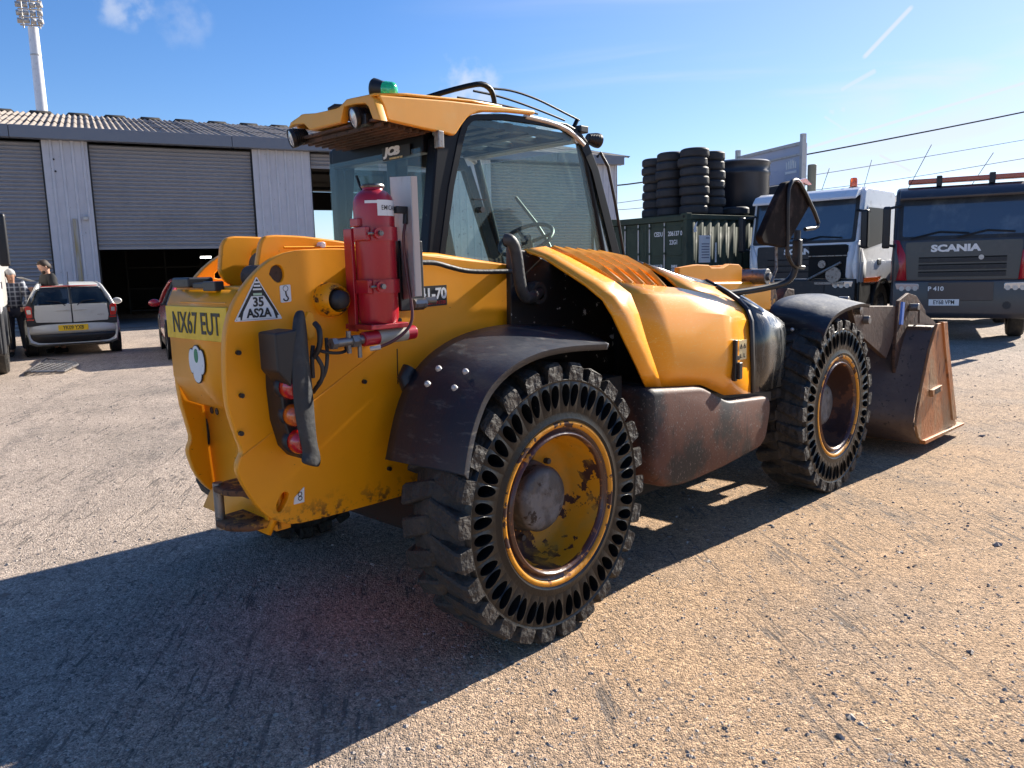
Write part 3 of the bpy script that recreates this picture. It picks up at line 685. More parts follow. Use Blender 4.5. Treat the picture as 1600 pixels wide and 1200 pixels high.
def make_wheel(x, mirror=False):
    w = wp['tyre_carcass'][0].build('tyre', tread_m, TH, smooth=60)
    wp['tyre_sidewall'][0].build('sidewall', side_m, w, smooth=30)
    for lb in wp['lug']: 
        l = lb.build('lug', tread_m, w, smooth=25)
    r = wp['rim_flange'][0].build('rim', rim_lip, TH, smooth=60)
    wp['painted_bead'][0].build('bead_paint', rust_yel, r, smooth=60)
    wp['rim_bowl'][0].build('wheel_bowl', rim_in, r, smooth=40)
    h = wp['hub'][0].build('hub', hub_m, r, smooth=35)
    for k in range(10):
        a = 2*PI*k/10+.2
        B().cyl((.178*math.sin(a), .205, .178*math.cos(a)), (.178*math.sin(a), .180, .178*math.cos(a)), .013, n=6).build('wheel_nut', hub_m, r, smooth=30)
    B().cyl((.02, .205, .205), (.02, .165, .205), .016, n=10).build('valve', steel, r, smooth=30)
    return w, r
w1, r1_ = make_wheel(0)
for o in (w1, r1_): o.location = (0, 0, RW)
km = kid_map()
def wheel_copy(x, y, rz, rx):
    for o in (w1, r1_):
        c = copy_tree(o, km, TH); c.location = (x, y, RW); c.rotation_euler = (0, rx, rz)
wheel_copy(WB, 0, 0, .7)
wheel_copy(0, 2.2, PI, .3); wheel_copy(WB, 2.2, PI, 1.1)
# front wheels have a brown rusted bowl
fr = [o for o in bpy.data.objects if o.name.startswith('wheel_bowl') and o.parent.location.x > 2]
for o in fr:
    o.data = o.data.copy(); o.data.materials[0] = brown_rim
B().cyl((0, .22, RW), (0, 1.98, RW), .11, n=16).build('axle', matt_dark, TH)
B().cyl((WB, .22, RW), (WB, 1.98, RW), .11, n=16).box((WB-.22, .95, .38), (WB+.22, 1.4, .78)).build('axle', matt_dark, TH, bevel=.01)
B().box((-.30, .45, .38), (.30, 1.9, .60)).build('axle_sun_block', matt_dark, TH, bevel=.03)  # box added round the axle to block sun streaks under the machine
B().box((.30, .62, .30), (2.3, 1.85, .62)).build('belly_sun_block', matt_dark, TH, bevel=.02)  # slab added beneath the chassis to keep the ground shadow closed
# --- chassis side plates
rp = [(-1.089,1.226),(-1.083,1.291),(-1.067,1.355),(-1.037,1.418),(-0.993,1.475),(-0.941,1.524),(-0.89,1.559),(-0.826,1.583),(-0.722,1.594),(-0.57,1.594),(-0.213,1.568),(0.3,1.519),(0.297,1.088),(0.245,0.853),(-0.267,0.58),(-0.592,0.578),(-0.821,0.581),(-0.9,0.592),(-0.962,0.627),(-1.008,0.679),(-1.05,0.759),(-1.076,0.822),(-1.073,0.856),(-1.057,0.882),(-1.051,0.897),(-1.069,0.957),(-1.092,1.05),(-1.094,1.139)]
rp = smooth_line(rp[:11], 1)+rp[11:14]+smooth_line(rp[14:]+[rp[0]], 1)[:-1]
h1 = [(-0.904,1.505),(-0.895,1.528),(-0.875,1.538),(-0.853,1.531),(-0.845,1.5),(-0.86,1.473),(-0.884,1.478)]
h2 = [(-0.939,0.657),(-0.94,0.679),(-0.912,0.718),(-0.894,0.716),(-0.884,0.7),(-0.919,0.65),(-0.932,0.646)]
plate('chassis_plate', rp, 'y', .55, .585, yellow_low, TH, holes=[smooth_line(h1+[h1[0]], 2)[:-1], smooth_line(h2+[h2[0]], 2)[:-1]], bev=.004)
lp = [(-1.024,1.221),(-1.009,1.334),(-0.976,1.414),(-0.926,1.491),(-0.86,1.554),(-0.789,1.594),(-0.689,1.615),(0.038,1.603),(0.191,1.514),(0.139,0.603),(-0.469,0.442),(-0.835,0.53),(-0.899,0.601),(-0.943,0.638),(-0.986,0.707),(-1.006,0.781),(-1.008,0.814),(-0.989,0.851),(-0.996,0.897),(-1.023,1.027)]
plate('chassis_plate', smooth_line(lp+[lp[0]], 1)[:-1], 'y', 1.115, 1.15, yellow, TH, bev=.004, holes=[smooth_line([(a, b) for a, b in [(-0.837,1.512),(-0.792,1.553),(-0.774,1.545),(-0.783,1.5),(-0.817,1.49),(-0.838,1.496)]]+[], 1)])
for q in [(-1.044,1.242),(-1.044,1.093),(-1.057,0.962),(-0.536,1.08),(-0.437,0.71),(-0.353,1.309)]:
    B().cyl((q[0], .536, q[1]), (q[0], .551, q[1]), .0085, n=12).build('bolt', blk, TH)
# raised bead standing in for a thin sliver of sun, and a panel joint
a_, b_ = [(-1.058,0.878),(-0.431,1.212)]
B().tube([(a_[0], .5485, a_[1]), (b_[0], .5485, b_[1])], .0035, n=6).build('sun_sliver_bead', yellow_low, TH, smooth=60)
B().prism([(-0.367,1.193),(-0.364,1.193),(-0.369,1.05),(-0.372,1.05)], 'y', .5475, .552).build('panel_joint', blk, TH)
# --- rear cross panel with number plate, sits between the plates
B().grid([[(-1.005, y, 1.45) for y in (.587, 1.113)], [(-1.03, y, 1.40) for y in (.587, 1.113)], [(-1.03, y, 1.12) for y in (.587, 1.113)], [(-.985, y, 1.02) for y in (.587, 1.113)], [(-.92, y, .99) for y in (.587, 1.113)], [(-.90, y, .66) for y in (.587, 1.113)], [(-.96, y, .56) for y in (.587, 1.113)]]).build('rear_panel', yellow, TH, smooth=25, solid=.02)
B().box((-1.0, .59, 1.44), (-.72, 1.11, 1.465)).build('rear_shelf', yellow, TH, bevel=.004)
npl = B().box((-1.052, .585+.008, 1.272), (-1.042, 1.105, 1.395)).build('number_plate', plate_y, TH, bevel=.003)
text('registration', 'NX67 EUT', .112, face_mtx((-1.053, .845, 1.330), (0, -1, 0), (0, 0, 1)), black_ink, npl, squash=.78, bold=.0012)
pet = []
for cy, cz, a, bb in ((.875, 1.215, .032, .034), (.835, 1.19, .024, .045), (.915, 1.19, .024, .045), (.875, 1.145, .034, .034), (.875, 1.185, .04, .05)):
    pet.append(B().prism(ell(cy, cz, a+.006, bb+.006, 24), 'x', -1.047, -1.045))
rs_ = B()
for q in pet: rs_.v_ = None
ob = None
for k, (cy, cz, a, bb) in enumerate(((.875, 1.215, .032, .034), (.835, 1.19, .024, .045), (.915, 1.19, .024, .045), (.875, 1.145, .034, .034), (.875, 1.185, .04, .05))):
    e1 = B().prism(ell(cy, cz, a+.004, bb+.004, 24), 'x', -1.046-.0002*k, -1.0435)
    e2 = B().prism(ell(cy, cz, a, bb, 24), 'x', -1.0475-.0002*k, -1.0445)
    if ob is None: ob = e2.build('flower_sticker', white_st, TH)
    else: e2.build('petal', white_st, ob)
    e1.build('petal_outline', black_ink, ob)
B().prism(ell(.872, 1.212, .016, .026, 24), 'x', -1.0496, -1.046).build('green_centre', green_ink, ob)
# lamp and bracket on the shelf
B().box((-1.03, .93, 1.462), (-.93, 1.08, 1.50)).build('plate_lamp', blk, TH, bevel=.008)
B().box((-1.035, .70, 1.45), (-1.0, .80, 1.485)).box((-1.02, .80, 1.46), (-.97, .92, 1.48)).build('lamp_bracket', blk, TH, bevel=.004)
B().box((-1.04, .62, 1.405), (-.9, 1.0, 1.412)).build('shelf_lip', yellow, TH, bevel=.003)
# lower rear details
ov = [(1.132,0.888)][0]
hz = B().prism(ell(ov[0], ov[1], .034, .082, 28), 'x', -.925, -.905).build('rear_opening', matt_dark, TH)
for y, z in ((1.045, 1.0), (1.0, 1.0), (1.03, .69), (.98, .66)): B().cyl((-.93, y, z-.03), (-.91, y, z-.03), .014, n=12).build('bolt_hole', blk, TH)
# tow hitch
HT = B().prism(fillet([(.60, -.88), (.82, -.88), (.80, -1.03), (.775, -1.075), (.67, -1.075), (.60, -1.02)], .03), 'z', 0, .024)
HT.v = [(b, a, c) for a, b, c in HT.v]
t1 = HT.build('hitch_jaw', rustyel, TH, bevel=.006, loc=(0, 0, .715)); 
t2 = bpy.data.objects.new('hitch_jaw', t1.data); COL.objects.link(t2); t2.parent = TH; t2.location = (0, 0, .585)
B().cyl((-1.055, .765, .57), (-1.055, .765, .748), .018, n=16).build('hitch_pin', steel, TH, smooth=40)
B().box((-.92, .60, .56), (-.895, .86, .76)).build('hitch_plate', rustyel, TH, bevel=.005)
B().prism([(-.95, .70), (-.86, .70), (-.86, .56), (-.92, .56), (-.95, .58)], 'y', .60, .63).build('hitch_gusset', yellow, TH, bevel=.003)
# --- boom and its tail plates
BO = B().prism([(-.70, 1.36), (-.60, 1.60), (.0, 1.58), (1.1, 1.44), (2.4, 1.38), (3.2, 1.36), (3.2, 1.14), (.3, 1.18)], 'y', .70, .96).build('boom', yellow, TH, bevel=.02)
t1o = [(-0.867,1.621),(-0.851,1.642),(-0.812,1.647),(-0.693,1.644),(-0.525,1.626),(-0.31,1.588),(-0.177,1.566),(-0.188,1.377),(-0.765,1.404),(-0.862,1.432),(-0.894,1.479),(-0.888,1.548)]
t2o = [(-0.868,1.617),(-0.852,1.646),(-0.82,1.656),(-0.717,1.655),(-0.36,1.631),(-0.088,1.589),(-0.1,1.399),(-0.789,1.44),(-0.861,1.48),(-0.884,1.518)]
plate('boom_tail_plate', fillet(t1o, .04), 'y', .66, .69, yellow, BO, bev=.006)
plate('boom_tail_plate', fillet(t2o, .04), 'y', .97, 1.0, yellow, BO, bev=.006)
B().prism([(-.78, 1.44), (-.76, 1.60), (-.70, 1.63), (-.5, 1.62), (-.5, 1.44)], 'y', .70, .96).build('boom_tail_box', yellow, BO, bevel=.015)
B().cyl((-.885, .562, 1.497), (-.885, .72, 1.497), .042, n=20).build('pivot_pin', rust, BO, smooth=40)
B().lathe([(0, 0), (.05, 0), (.058, .01), (.058, .05)], o=(-.81, .83, 1.53), axis='x', n=24).build('cylinder_eye', blk, BO, smooth=40)
B().tube([(-.79, .64, 1.60), (-.2, .64, 1.605)], .005, n=6).build('edge_weld', yellow, BO)
q = [(-0.629,0.6,1.61)][0]
B().cyl((q[0], .63, q[2]), (q[0], .66, q[2]), .012, n=14).build('grease_cap', white_p, BO, bevel=.003)
# boom end ahead of the bonnet
b1 = [(1.989,1.481),(2.199,1.498),(2.342,1.492),(2.375,1.475),(2.525,1.472),(2.61,1.496),(2.743,1.49),(2.789,1.467),(2.779,1.236),(1.975,1.354)]
plate('boom_head_plate', b1, 'y', .72, .76, yellow, BO, bev=.005)
b2 = [(2.351,1.479),(3.17,1.489),(3.209,1.214),(2.337,1.342)]
plate('boom_head_plate', b2, 'y', .95, .99, yellow, BO, bev=.005)
b3 = [(2.921,1.458),(3.015,1.456),(3.192,1.434),(3.275,1.375),(3.368,1.159),(3.48,1.054),(2.953,1.088)]
plate('boom_link', b3, 'y', .72, .9, rustyel, BO, bev=.008)
b4 = [(3.467,1.301),(3.576,1.288),(3.634,1.044),(3.3,1.066),(3.345,1.209)]
plate('boom_link', b4, 'y', .70, .78, rust, BO, bev=.008)
q0, q1 = [(3.164,0.74,1.415),(2.933,0.6,1.4)]
B().cyl(q1, (q1[0], q1[1]+.22, q1[2]), .055, n=20).cyl((q1[0], q1[1]-.02, q1[2]), (q1[0], q1[1]+.24, q1[2]), .028, n=16).build('boom_pin', steel, BO, bevel=.004)
# --- engine bay behind the black panel
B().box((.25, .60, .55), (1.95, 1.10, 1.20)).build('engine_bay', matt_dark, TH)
bp_ = [(0.244,1.601),(0.284,1.586),(0.356,1.581),(0.486,1.533),(0.835,1.433),(1.161,1.315),(1.34,1.058),(1.436,0.831),(1.436,0.682),(1.438,0.229),(1.01,0.324),(0.604,1.06),(0.233,1.097)]
plate('black_side_panel', bp_, 'y', .49, .52, blk_scr, TH, bev=.004)
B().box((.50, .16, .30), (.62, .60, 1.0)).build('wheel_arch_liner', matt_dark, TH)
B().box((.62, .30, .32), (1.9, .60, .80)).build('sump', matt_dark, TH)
# --- bonnet: a lofted shell, columns from its rear edge to the nose, rows from hem to crown
c_A = [(0.721,0.1,0.941),(0.61,0.075,1.057),(0.508,0.07,1.187),(0.452,0.08,1.284),(0.42,0.11,1.36),(0.401,0.19,1.424),(0.381,0.3,1.49),(0.369,0.41,1.552),(0.347,0.5,1.583)]
c_B = [(0.839,0.09,0.927),(0.743,0.065,1.043),(0.664,0.06,1.169),(0.619,0.07,1.288),(0.616,0.11,1.373),(0.609,0.19,1.426),(0.585,0.3,1.483),(0.547,0.41,1.545),(0.492,0.5,1.595)]
c_C = [(1.177,0.085,0.895),(1.109,0.06,1.005),(1.075,0.055,1.136),(1.057,0.07,1.268),(1.074,0.11,1.345),(1.122,0.17,1.378),(1.193,0.3,1.441),(1.151,0.41,1.51),(1.012,0.5,1.563)]
c_D = [(1.416,0.085,0.81),(1.367,0.06,0.978),(1.363,0.06,1.112),(1.36,0.075,1.238),(1.399,0.12,1.294),(1.454,0.19,1.332),(1.54,0.3,1.369),(1.587,0.39,1.404),(1.597,0.48,1.44)]
c_E = [(1.705,0.085,0.782),(1.661,0.065,0.929),(1.648,0.065,1.071),(1.675,0.085,1.184),(1.695,0.12,1.241),(1.73,0.19,1.284),(1.766,0.27,1.318),(1.784,0.35,1.361),(1.775,0.42,1.398)]
cols = [c_A, c_B, c_C, c_D, c_E]
def ins(c): return c+[(c[-1][0], c[-1][1]+.06, c[-1][2]-.015), (c[-1][0], c[-1][1]+.08, c[-1][2]-.25)]
rows = [ins(c) for c in cols]
def lerp(a, b, t): return tuple(a[i]*(1-t)+b[i]*t for i in range(3))
def side_shell(ca, cb, name, mat, nsub, lo, hi, **kw):
    R_ = []
    for k in range(nsub+1):
        t = k/nsub; R_.append([lerp(p, q, t) for p, q in zip(ca[lo:hi], cb[lo:hi])])
    return B().grid(R_).build(name, mat, BN, smooth=50, solid=.012, **kw)
BN = B().grid([r for r in [rows[0], [lerp(p, q, .5) for p, q in zip(rows[0], rows[1])], rows[1]]]).build('bonnet', yellow_hood, TH, smooth=60, solid=.014)
B().grid([rows[1][:6], [lerp(p, q, .5) for p, q in zip(rows[1], rows[2])][:6], rows[2][:6], rows[3][:6], rows[4][:6]]).build('bonnet_side_panel', yellow_hood, BN, smooth=24, solid=.014)
B().grid([rows[2][5:8], rows[3][5:8], rows[4][5:8]]).build('bonnet_top_front', yellow_hood, BN, smooth=60, solid=.014)
B().grid([[lerp(p, q, .0 if i else .25) for i, (p, q) in enumerate(zip(rows[2][7:], rows[3][7:]))], rows[3][7:], rows[4][7:]]).build('bonnet_crown', nose_m, BN, smooth=60, solid=.016)
low = lambda c: [(p[0], p[1]+.02, p[2]-.05) for p in c]
B().grid([low(rows[1][5:9]), low(rows[2][5:9])]).build('louvre_recess', matt_dark, BN, smooth=0)
for k in range(6):                                     # five raised louvre blades and the edge blade
    a, b2_ = .07+.163*k, .07+.163*k+.115
    o_ = [lerp(rows[1][j], rows[2][j], a) for j in range(5, 9)]
    o2 = [lerp(rows[1][j], rows[2][j], b2_) for j in range(5, 9)]
    up_ = lambda P, h: [(p[0], p[1], p[2]+h*(1 if 0 < i < 3 else .35)) for i, p in enumerate(P)]
    if k == 5: continue
    B().grid([[(p[0], p[1], p[2]-.035) for p in o_], up_(o_, .014), up_([lerp(p, q, .35) for p, q in zip(o_, o2)], .030), [(p[0], p[1], p[2]-.012) for p in o2]]).build('louvre', yellow_hood, BN, smooth=40, solid=.008)
# nose cover
c_F = [(1.738,0.083,0.782),(1.688,0.06,0.926),(1.671,0.058,1.069),(1.692,0.075,1.183),(1.712,0.11,1.247),(1.748,0.18,1.294),(1.784,0.26,1.332),(1.795,0.34,1.371),(1.803,0.42,1.408)]
c_G = [(1.926,0.085,0.775),(1.895,0.065,0.903),(1.897,0.065,1.031),(1.93,0.08,1.13),(1.977,0.12,1.192),(2.015,0.18,1.233),(2.032,0.25,1.269),(2.046,0.32,1.302),(2.037,0.4,1.333)]
c_H = [(2.162,0.12,0.761),(2.161,0.11,0.871),(2.179,0.11,0.985),(2.204,0.12,1.079),(2.239,0.15,1.133),(2.265,0.2,1.161),(2.284,0.26,1.186),(2.293,0.32,1.212),(2.322,0.4,1.241)]
c_I = [(p[0]+.02, min(p[1]+.16, .6), p[2]) for p in c_H]
NS = B().grid([ins(c) for c in (c_F, c_G, c_H)]+[[(p[0]-.02, p[1]+.1, p[2]-.02) for p in ins(c_H)]]).build('nose_cover', nose_m, TH, smooth=50, solid=.012)
B().grid([[(p[0]-.028, p[1]-.004, p[2]) for p in c_F[:8]], [(p[0]+.0, p[1]-.006, p[2]) for p in c_F[:8]]]).build('nose_seal', blk, NS, smooth=60, solid=.02)
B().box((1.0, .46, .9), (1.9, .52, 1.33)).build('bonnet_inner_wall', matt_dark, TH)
# latch and warning label
q = [(1.47,0.058,1.001),(1.53,0.058,1.037),(1.476,0.05,0.977)]
la = B().box((q[0][0]-.016, .035, q[0][2]-.12), (q[0][0]+.008, .062, q[0][2]+.10)).build('bonnet_latch', blk, TH, bevel=.006)
B().box((q[0][0]-.004, .018, q[0][2]-.11), (q[0][0]+.03, .045, q[0][2]-.02)).build('latch_lever', blk, la, bevel=.006)
B().cyl((q[0][0]+.035, .045, q[0][2]+.0), (q[0][0]+.035, .062, q[0][2]+.0), .012, n=12).build('keyhole', blk, la)
x0, z0 = q[1][0], q[1][2]
wl = B().box((x0-.01, .0525, z0-.05), (x0+.07, .062, z0+.055)).build('warning_label', cream, TH)
for i in range(2):
    for j in range(2):
        cx, cz = x0+.012+.036*i, z0-.028+.05*j
        if j: plate('warning_symbol', [(cx-.013, cz-.012), (cx+.013, cz-.012), (cx, cz+.014)], 'y', .0505, .0526, black_ink, wl, holes=[[(cx-.007, cz-.009), (cx+.007, cz-.009), (cx, cz+.006)]])
        else: B().box((cx-.009, .0505, cz-.012), (cx-.004, .0526, cz+.01)).box((cx-.009, .0505, cz-.012), (cx+.009, .0526, cz-.008)).build('warning_symbol', black_ink, wl)
# --- side tank under the bonnet
tk = [(0.669,0.946),(0.871,0.926),(1.149,0.898),(1.237,0.86),(1.408,0.784),(1.896,0.745),(1.908,0.662),(1.861,0.501),(1.793,0.457),(1.365,0.421),(1.019,0.41),(0.847,0.428),(0.765,0.469),(0.711,0.527)]
tko = fillet(tk, .05, 3)
cxm = sum(p[0] for p in tko)/len(tko); czm = sum(p[1] for p in tko)/len(tko)
def shrink(k): return [(cxm+(p[0]-cxm)*(1-k/.55), czm+(p[1]-czm)*(1-k/.24)) for p in tko]
TKS = B(); loops = [[(x, .60, z) for x, z in tko], [(x, .11, z) for x, z in tko], [(x, .072, z) for x, z in shrink(.005)], [(x, .053, z) for x, z in shrink(.015)], [(x, .045, z) for x, z in shrink(.032)]]
TKS.grid(loops, closed=True); n_ = len(tko); TKS.f.append(tuple(range(4*n_, 5*n_)))
tk_o = TKS.build('side_tank', tank_m, TH, smooth=70)
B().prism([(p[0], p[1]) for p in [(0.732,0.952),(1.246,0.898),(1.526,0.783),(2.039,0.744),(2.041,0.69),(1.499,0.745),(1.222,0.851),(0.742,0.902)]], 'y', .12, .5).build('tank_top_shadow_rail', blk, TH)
# --- fenders
def fender(outer, inner, yo, yi, name, crown=.03):
    O, I = smooth_line(outer, 2), smooth_line(inner, 2); R_ = []
    n = 9
    def at(P, t):
        f = t*(len(P)-1); i = min(int(f), len(P)-2); return Vector(P[i]).lerp(Vector(P[i+1]), f-i)
    for k in range(33):
        t = k/32; a, b = at(O, t), at(I, t)
        c = Vector((.0, RW))
        row = []
        for j in range(n):
            s = j/(n-1); p = a.lerp(b, s); y = yo+(yi-yo)*s
            nrm = (Vector(p)-Vector((outer_c[0], RW))).normalized()
            h = crown*math.sin(PI*min(1, s*1.0))**.7 if 0 < s < 1 else 0
            rib = .006 if j in (3, 5) and .45 < 1-t else 0
            row.append((p[0]+nrm[0]*(h+rib), y, p[1]+nrm[1]*(h+rib)))
        lip = (row[0][0]-(Vector(row[0])-Vector((outer_c[0], 0, RW))).normalized()[0]*.02, row[0][1]+.004, row[0][2]-.02)
        R_.append([lip]+row)
    return B().grid(R_).build(name, fender_m, TH, smooth=50, solid=.008)
outer_c = (0, 0)
fo = [(-0.526,0.795),(-0.504,0.887),(-0.47,0.973),(-0.413,1.067),(-0.331,1.127),(-0.23,1.167),(-0.088,1.192),(0.102,1.193),(0.301,1.18)]
fi = [(-0.534,0.785),(-0.5,0.9),(-0.464,0.996),(-0.401,1.094),(-0.293,1.175),(-0.143,1.232),(0.062,1.26),(0.304,1.252),(0.62,1.206),(0.793,1.149)]
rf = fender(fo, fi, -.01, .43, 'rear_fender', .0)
for q in [(-0.443,0.2,1.143),(-0.498,0.2,1.093),(-0.383,0.12,1.131),(-0.439,0.12,1.078)]:
    d_ = Vector((q[0], 0, q[2]-RW)).normalized()
    B().lathe([(0, -.012), (.006, -.011), (.011, -.006), (.012, .004)], n=14).build('fender_bolt', galv, rf, loc=(q[0]+d_.x*.004, q[1], q[2]+d_.z*.004), rot=tuple((-d_).to_track_quat('Z', 'Y').to_euler()))
B().tube([(-0.384,0.45,1.124),(-0.411,0.45,1.089),(-0.397,0.44,1.037)], .03, n=10).build('fender_bracket', blk, rf, smooth=60)
outer_c = (WB, 0)
go = [(2.446,1.033),(2.48,1.082),(2.542,1.137),(2.636,1.171),(2.764,1.196),(2.92,1.208),(3.049,1.214),(3.186,1.199)]
gi = [(2.677,0.862),(2.595,0.997),(2.499,1.109),(2.46,1.182),(2.546,1.243),(2.729,1.272),(3.044,1.276),(3.457,1.255),(3.947,1.185)]
gi = [(max(2.28, min(p[0], 3.5)), p[1]) for p in gi]
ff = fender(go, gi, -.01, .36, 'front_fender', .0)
for q in [(2.551,0.2,1.119),(2.481,0.2,1.071)]:
    B().lathe([(0, -.012), (.006, -.011), (.011, -.006), (.012, .004)], n=14).build('fender_bolt', galv, ff, loc=(q[0]-.01, q[1], q[2]+.005), rot=(0, PI/2+.5, 0))
def mirror_fender(x):
    pr = [(x+.64*math.cos(a), RW+.64*math.sin(a)) for a in [math.radians(20+105*k/20) for k in range(21)]]
    B().grid([[(p[0], 1.83, p[1]), (p[0], 2.22, p[1])] for p in pr]).build('left_fender', fender_m, TH, smooth=50, solid=.01)
mirror_fender(0); mirror_fender(WB)
# --- rear light cluster with hanging rubber flap
LC = B().prism([(-0.949,1.206),(-0.895,1.212),(-0.897,1.076),(-0.89,0.937),(-0.86,0.857),(-0.886,0.852),(-0.923,0.897),(-0.946,0.992),(-0.952,1.106)], 'y', .44, .549).build('light_cluster', blk, TH, bevel=.008)
bx_ = [(-0.992,0.42,1.311),(-0.908,0.42,1.318),(-0.942,0.42,1.123),(-0.991,0.42,1.181)]
B().prism([(p[0], p[2]) for p in [bx_[0], bx_[1], bx_[2], bx_[3]]], 'y', .38, .50).build('light_box', blk, LC, bevel=.008)
for (px_c, rad, mt) in (([(-0.931,0.44,1.117)][0], .040, red_lens), ([(-0.927,0.44,1.018)][0], .036, orange_lens), ([(-0.914,0.44,0.922)][0], .040, red_lens)):
    l = B().lathe([(0, -.052), (rad*.5, -.050), (rad*.85, -.040), (rad*.98, -.02), (rad, .0), (rad, .02)], axis='y', n=28).build('round_lamp', mt, LC, smooth=60, loc=(px_c[0]+.012, .44, px_c[2]))
    l.scale = (.95, 1, 1.1)
    B().lathe([(rad*1.02, .0), (rad*1.15, .004), (rad*1.15, .03)], axis='y', n=28).build('lamp_bezel', blk, LC, smooth=60, loc=(px_c[0]+.012, .44, px_c[2]))
fl = [[(a), (b)] for a, b in zip([(-0.887,0.42,1.382),(-0.915,0.4,1.349),(-0.933,0.385,1.264),(-0.945,0.38,1.135),(-0.944,0.375,1.025),(-0.934,0.37,0.935),(-0.923,0.37,0.888),(-0.95,0.36,0.864)], [(-0.854,0.43,1.38),(-0.85,0.42,1.333),(-0.855,0.41,1.212),(-0.852,0.4,1.122),(-0.858,0.39,0.988),(-0.857,0.385,0.897),(-0.848,0.385,0.881),(-0.85,0.38,0.822)])]
fl = [[r[0], tuple((r[0][i]+r[1][i])/2+(-.022 if i == 1 else 0) for i in range(3)), r[1]] for r in fl]
B().grid(fl).build('rubber_flap', rubber, TH, smooth=180, solid=.012, sub=2)
ear = [(-0.812,1.34),(-0.794,1.371),(-0.774,1.36),(-0.77,1.314),(-0.775,1.275),(-0.802,1.265)]
B().prism(ear, 'y', .49, .51).build('light_bracket', yellow, TH, bevel=.004)
# filler neck and pipes
q = [(-0.673,0.52,1.401)][0]
FN = B().lathe([(.065, .03), (.062, -.02), (.05, -.05), (.046, -.055), (.040, -.04), (.04, .0)], axis='y', n=32).build('filler_neck', yellow_low, TH, smooth=50, loc=(q[0], .53, q[2]+.005))
B().lathe([(0, -.085), (.02, -.084), (.032, -.075), (.036, -.05), (.036, .0)], axis='y', n=24).build('filler_cap', rubber, FN, smooth=50)
for pts, r in (([(-0.812,0.46,1.204),(-0.801,0.42,1.24),(-0.796,0.42,1.307),(-0.797,0.45,1.329)], .010), ([(-0.804,0.47,1.23),(-0.799,0.44,1.204),(-0.78,0.44,1.168),(-0.783,0.45,1.121),(-0.801,0.47,1.091),(-0.789,0.5,1.077)], .008),
               ([(-0.76,0.44,1.274),(-0.766,0.43,1.201),(-0.774,0.44,1.144),(-0.793,0.46,1.11)], .007), ([(-0.798,0.45,1.238),(-0.789,0.42,1.227),(-0.723,0.42,1.216),(-0.69,0.42,1.223),(-0.688,0.43,1.236)], .006), ([(-0.804,0.46,1.249),(-0.818,0.45,1.205),(-0.812,0.46,1.135)], .008)):
    B().tube(pts, r, n=8, smooth=2).build('hose', rubber, TH, smooth=60)
# --- gas cylinder assembly
GC0 = [(-0.533,0.44,1.323)][0]; gx_, gy_ = GC0[0], .43
GZ0, GZ1 = 1.315, 1.782; GR = .075
G = B().lathe([(0, GZ0+.0), (GR*.9, GZ0+.0), (GR, GZ0+.02), (GR, GZ1-.045), (GR*.98, GZ1-.025), (GR*.90, GZ1-.006), (GR*.72, GZ1+.010), (GR*.55, GZ1+.016), (GR*.5, GZ1+.020), (GR*.5, GZ1+.028), (0, GZ1+.028)], o=(gx_, gy_, 0), n=56).build('gas_cylinder', red_paint, TH, smooth=50)
B().lathe([(GR*.38, GZ1+.026), (GR*.54, GZ1+.026), (GR*.58, GZ1+.032), (GR*.54, GZ1+.038), (0, GZ1+.035)], o=(gx_, gy_, 0), n=36).build('cylinder_top', steel, G, smooth=50)
for z in (GZ0+.11, GZ0+.30):
    s_ = B().lathe([(GR+.001, z), (GR+.008, z), (GR+.008, z+.050), (GR+.001, z+.050)], o=(gx_, gy_, 0), n=56).build('strap', red_paint, G, smooth=40)
    B().cyl((gx_-.045, gy_-GR+.004, z+.025), (gx_-.045, gy_-GR-.012, z+.025), .019, n=20).build('strap_lug', red_paint, s_)
    B().box((gx_-.088, gy_-.065, z), (gx_-.068, gy_-.0, z+.050)).build('strap_tab', red_paint, s_, bevel=.004)
    B().cyl((gx_-.085, gy_-GR-.004, z+.025), (gx_-.05, gy_-GR-.004, z+.025), .005, n=10).cyl((gx_-.042, gy_-GR-.012, z+.025), (gx_-.042, gy_-GR-.024, z+.025), .010, n=6).build('strap_bolt', steel, s_)
B().box((gx_-.085, gy_+.03, GZ0-.03), (gx_-.070, gy_+.08, GZ1-.12)).box((gx_-.088, gy_-.02, GZ1-.115), (gx_-.068, gy_+.03, GZ1-.085)).build('mounting_frame', red_paint, G, bevel=.003)
B().box((gx_-.085, gy_-.07, GZ0-.022), (gx_+.085, gy_+.10, GZ0-.002)).build('base_tray', red_paint, G, bevel=.004)
bt = B().cyl((gx_-.10, gy_-.03, GZ0-.055), (gx_+.14, gy_-.03, GZ0-.045), .027, n=20).build('gas_cartridge', red_paint, G, bevel=.004)
B().cyl((gx_-.035, gy_-.03, GZ0-.0525), (gx_+.095, gy_-.03, GZ0-.047), .0285, n=20).build('cartridge_label', M('grey_label', (.34, .33, .28), .45), bt)
B().cyl((gx_-.22, gy_-.03, GZ0-.06), (gx_-.10, gy_-.03, GZ0-.055), .016, n=14).cyl((gx_-.235, gy_-.03, GZ0-.06), (gx_-.215, gy_-.03, GZ0-.06), .022, n=6).cyl((gx_-.15, gy_-.03, GZ0-.058), (gx_-.12, gy_-.03, GZ0-.058), .024, n=6).cyl((gx_-.16, gy_-.03, GZ0-.1), (gx_-.16, gy_-.03, GZ0-.02), .009, n=10).cyl((gx_-.115, gy_-.03, GZ0-.12), (gx_-.115, gy_-.03, GZ0-.06), .008, n=10).build('release_valve', steel, G)
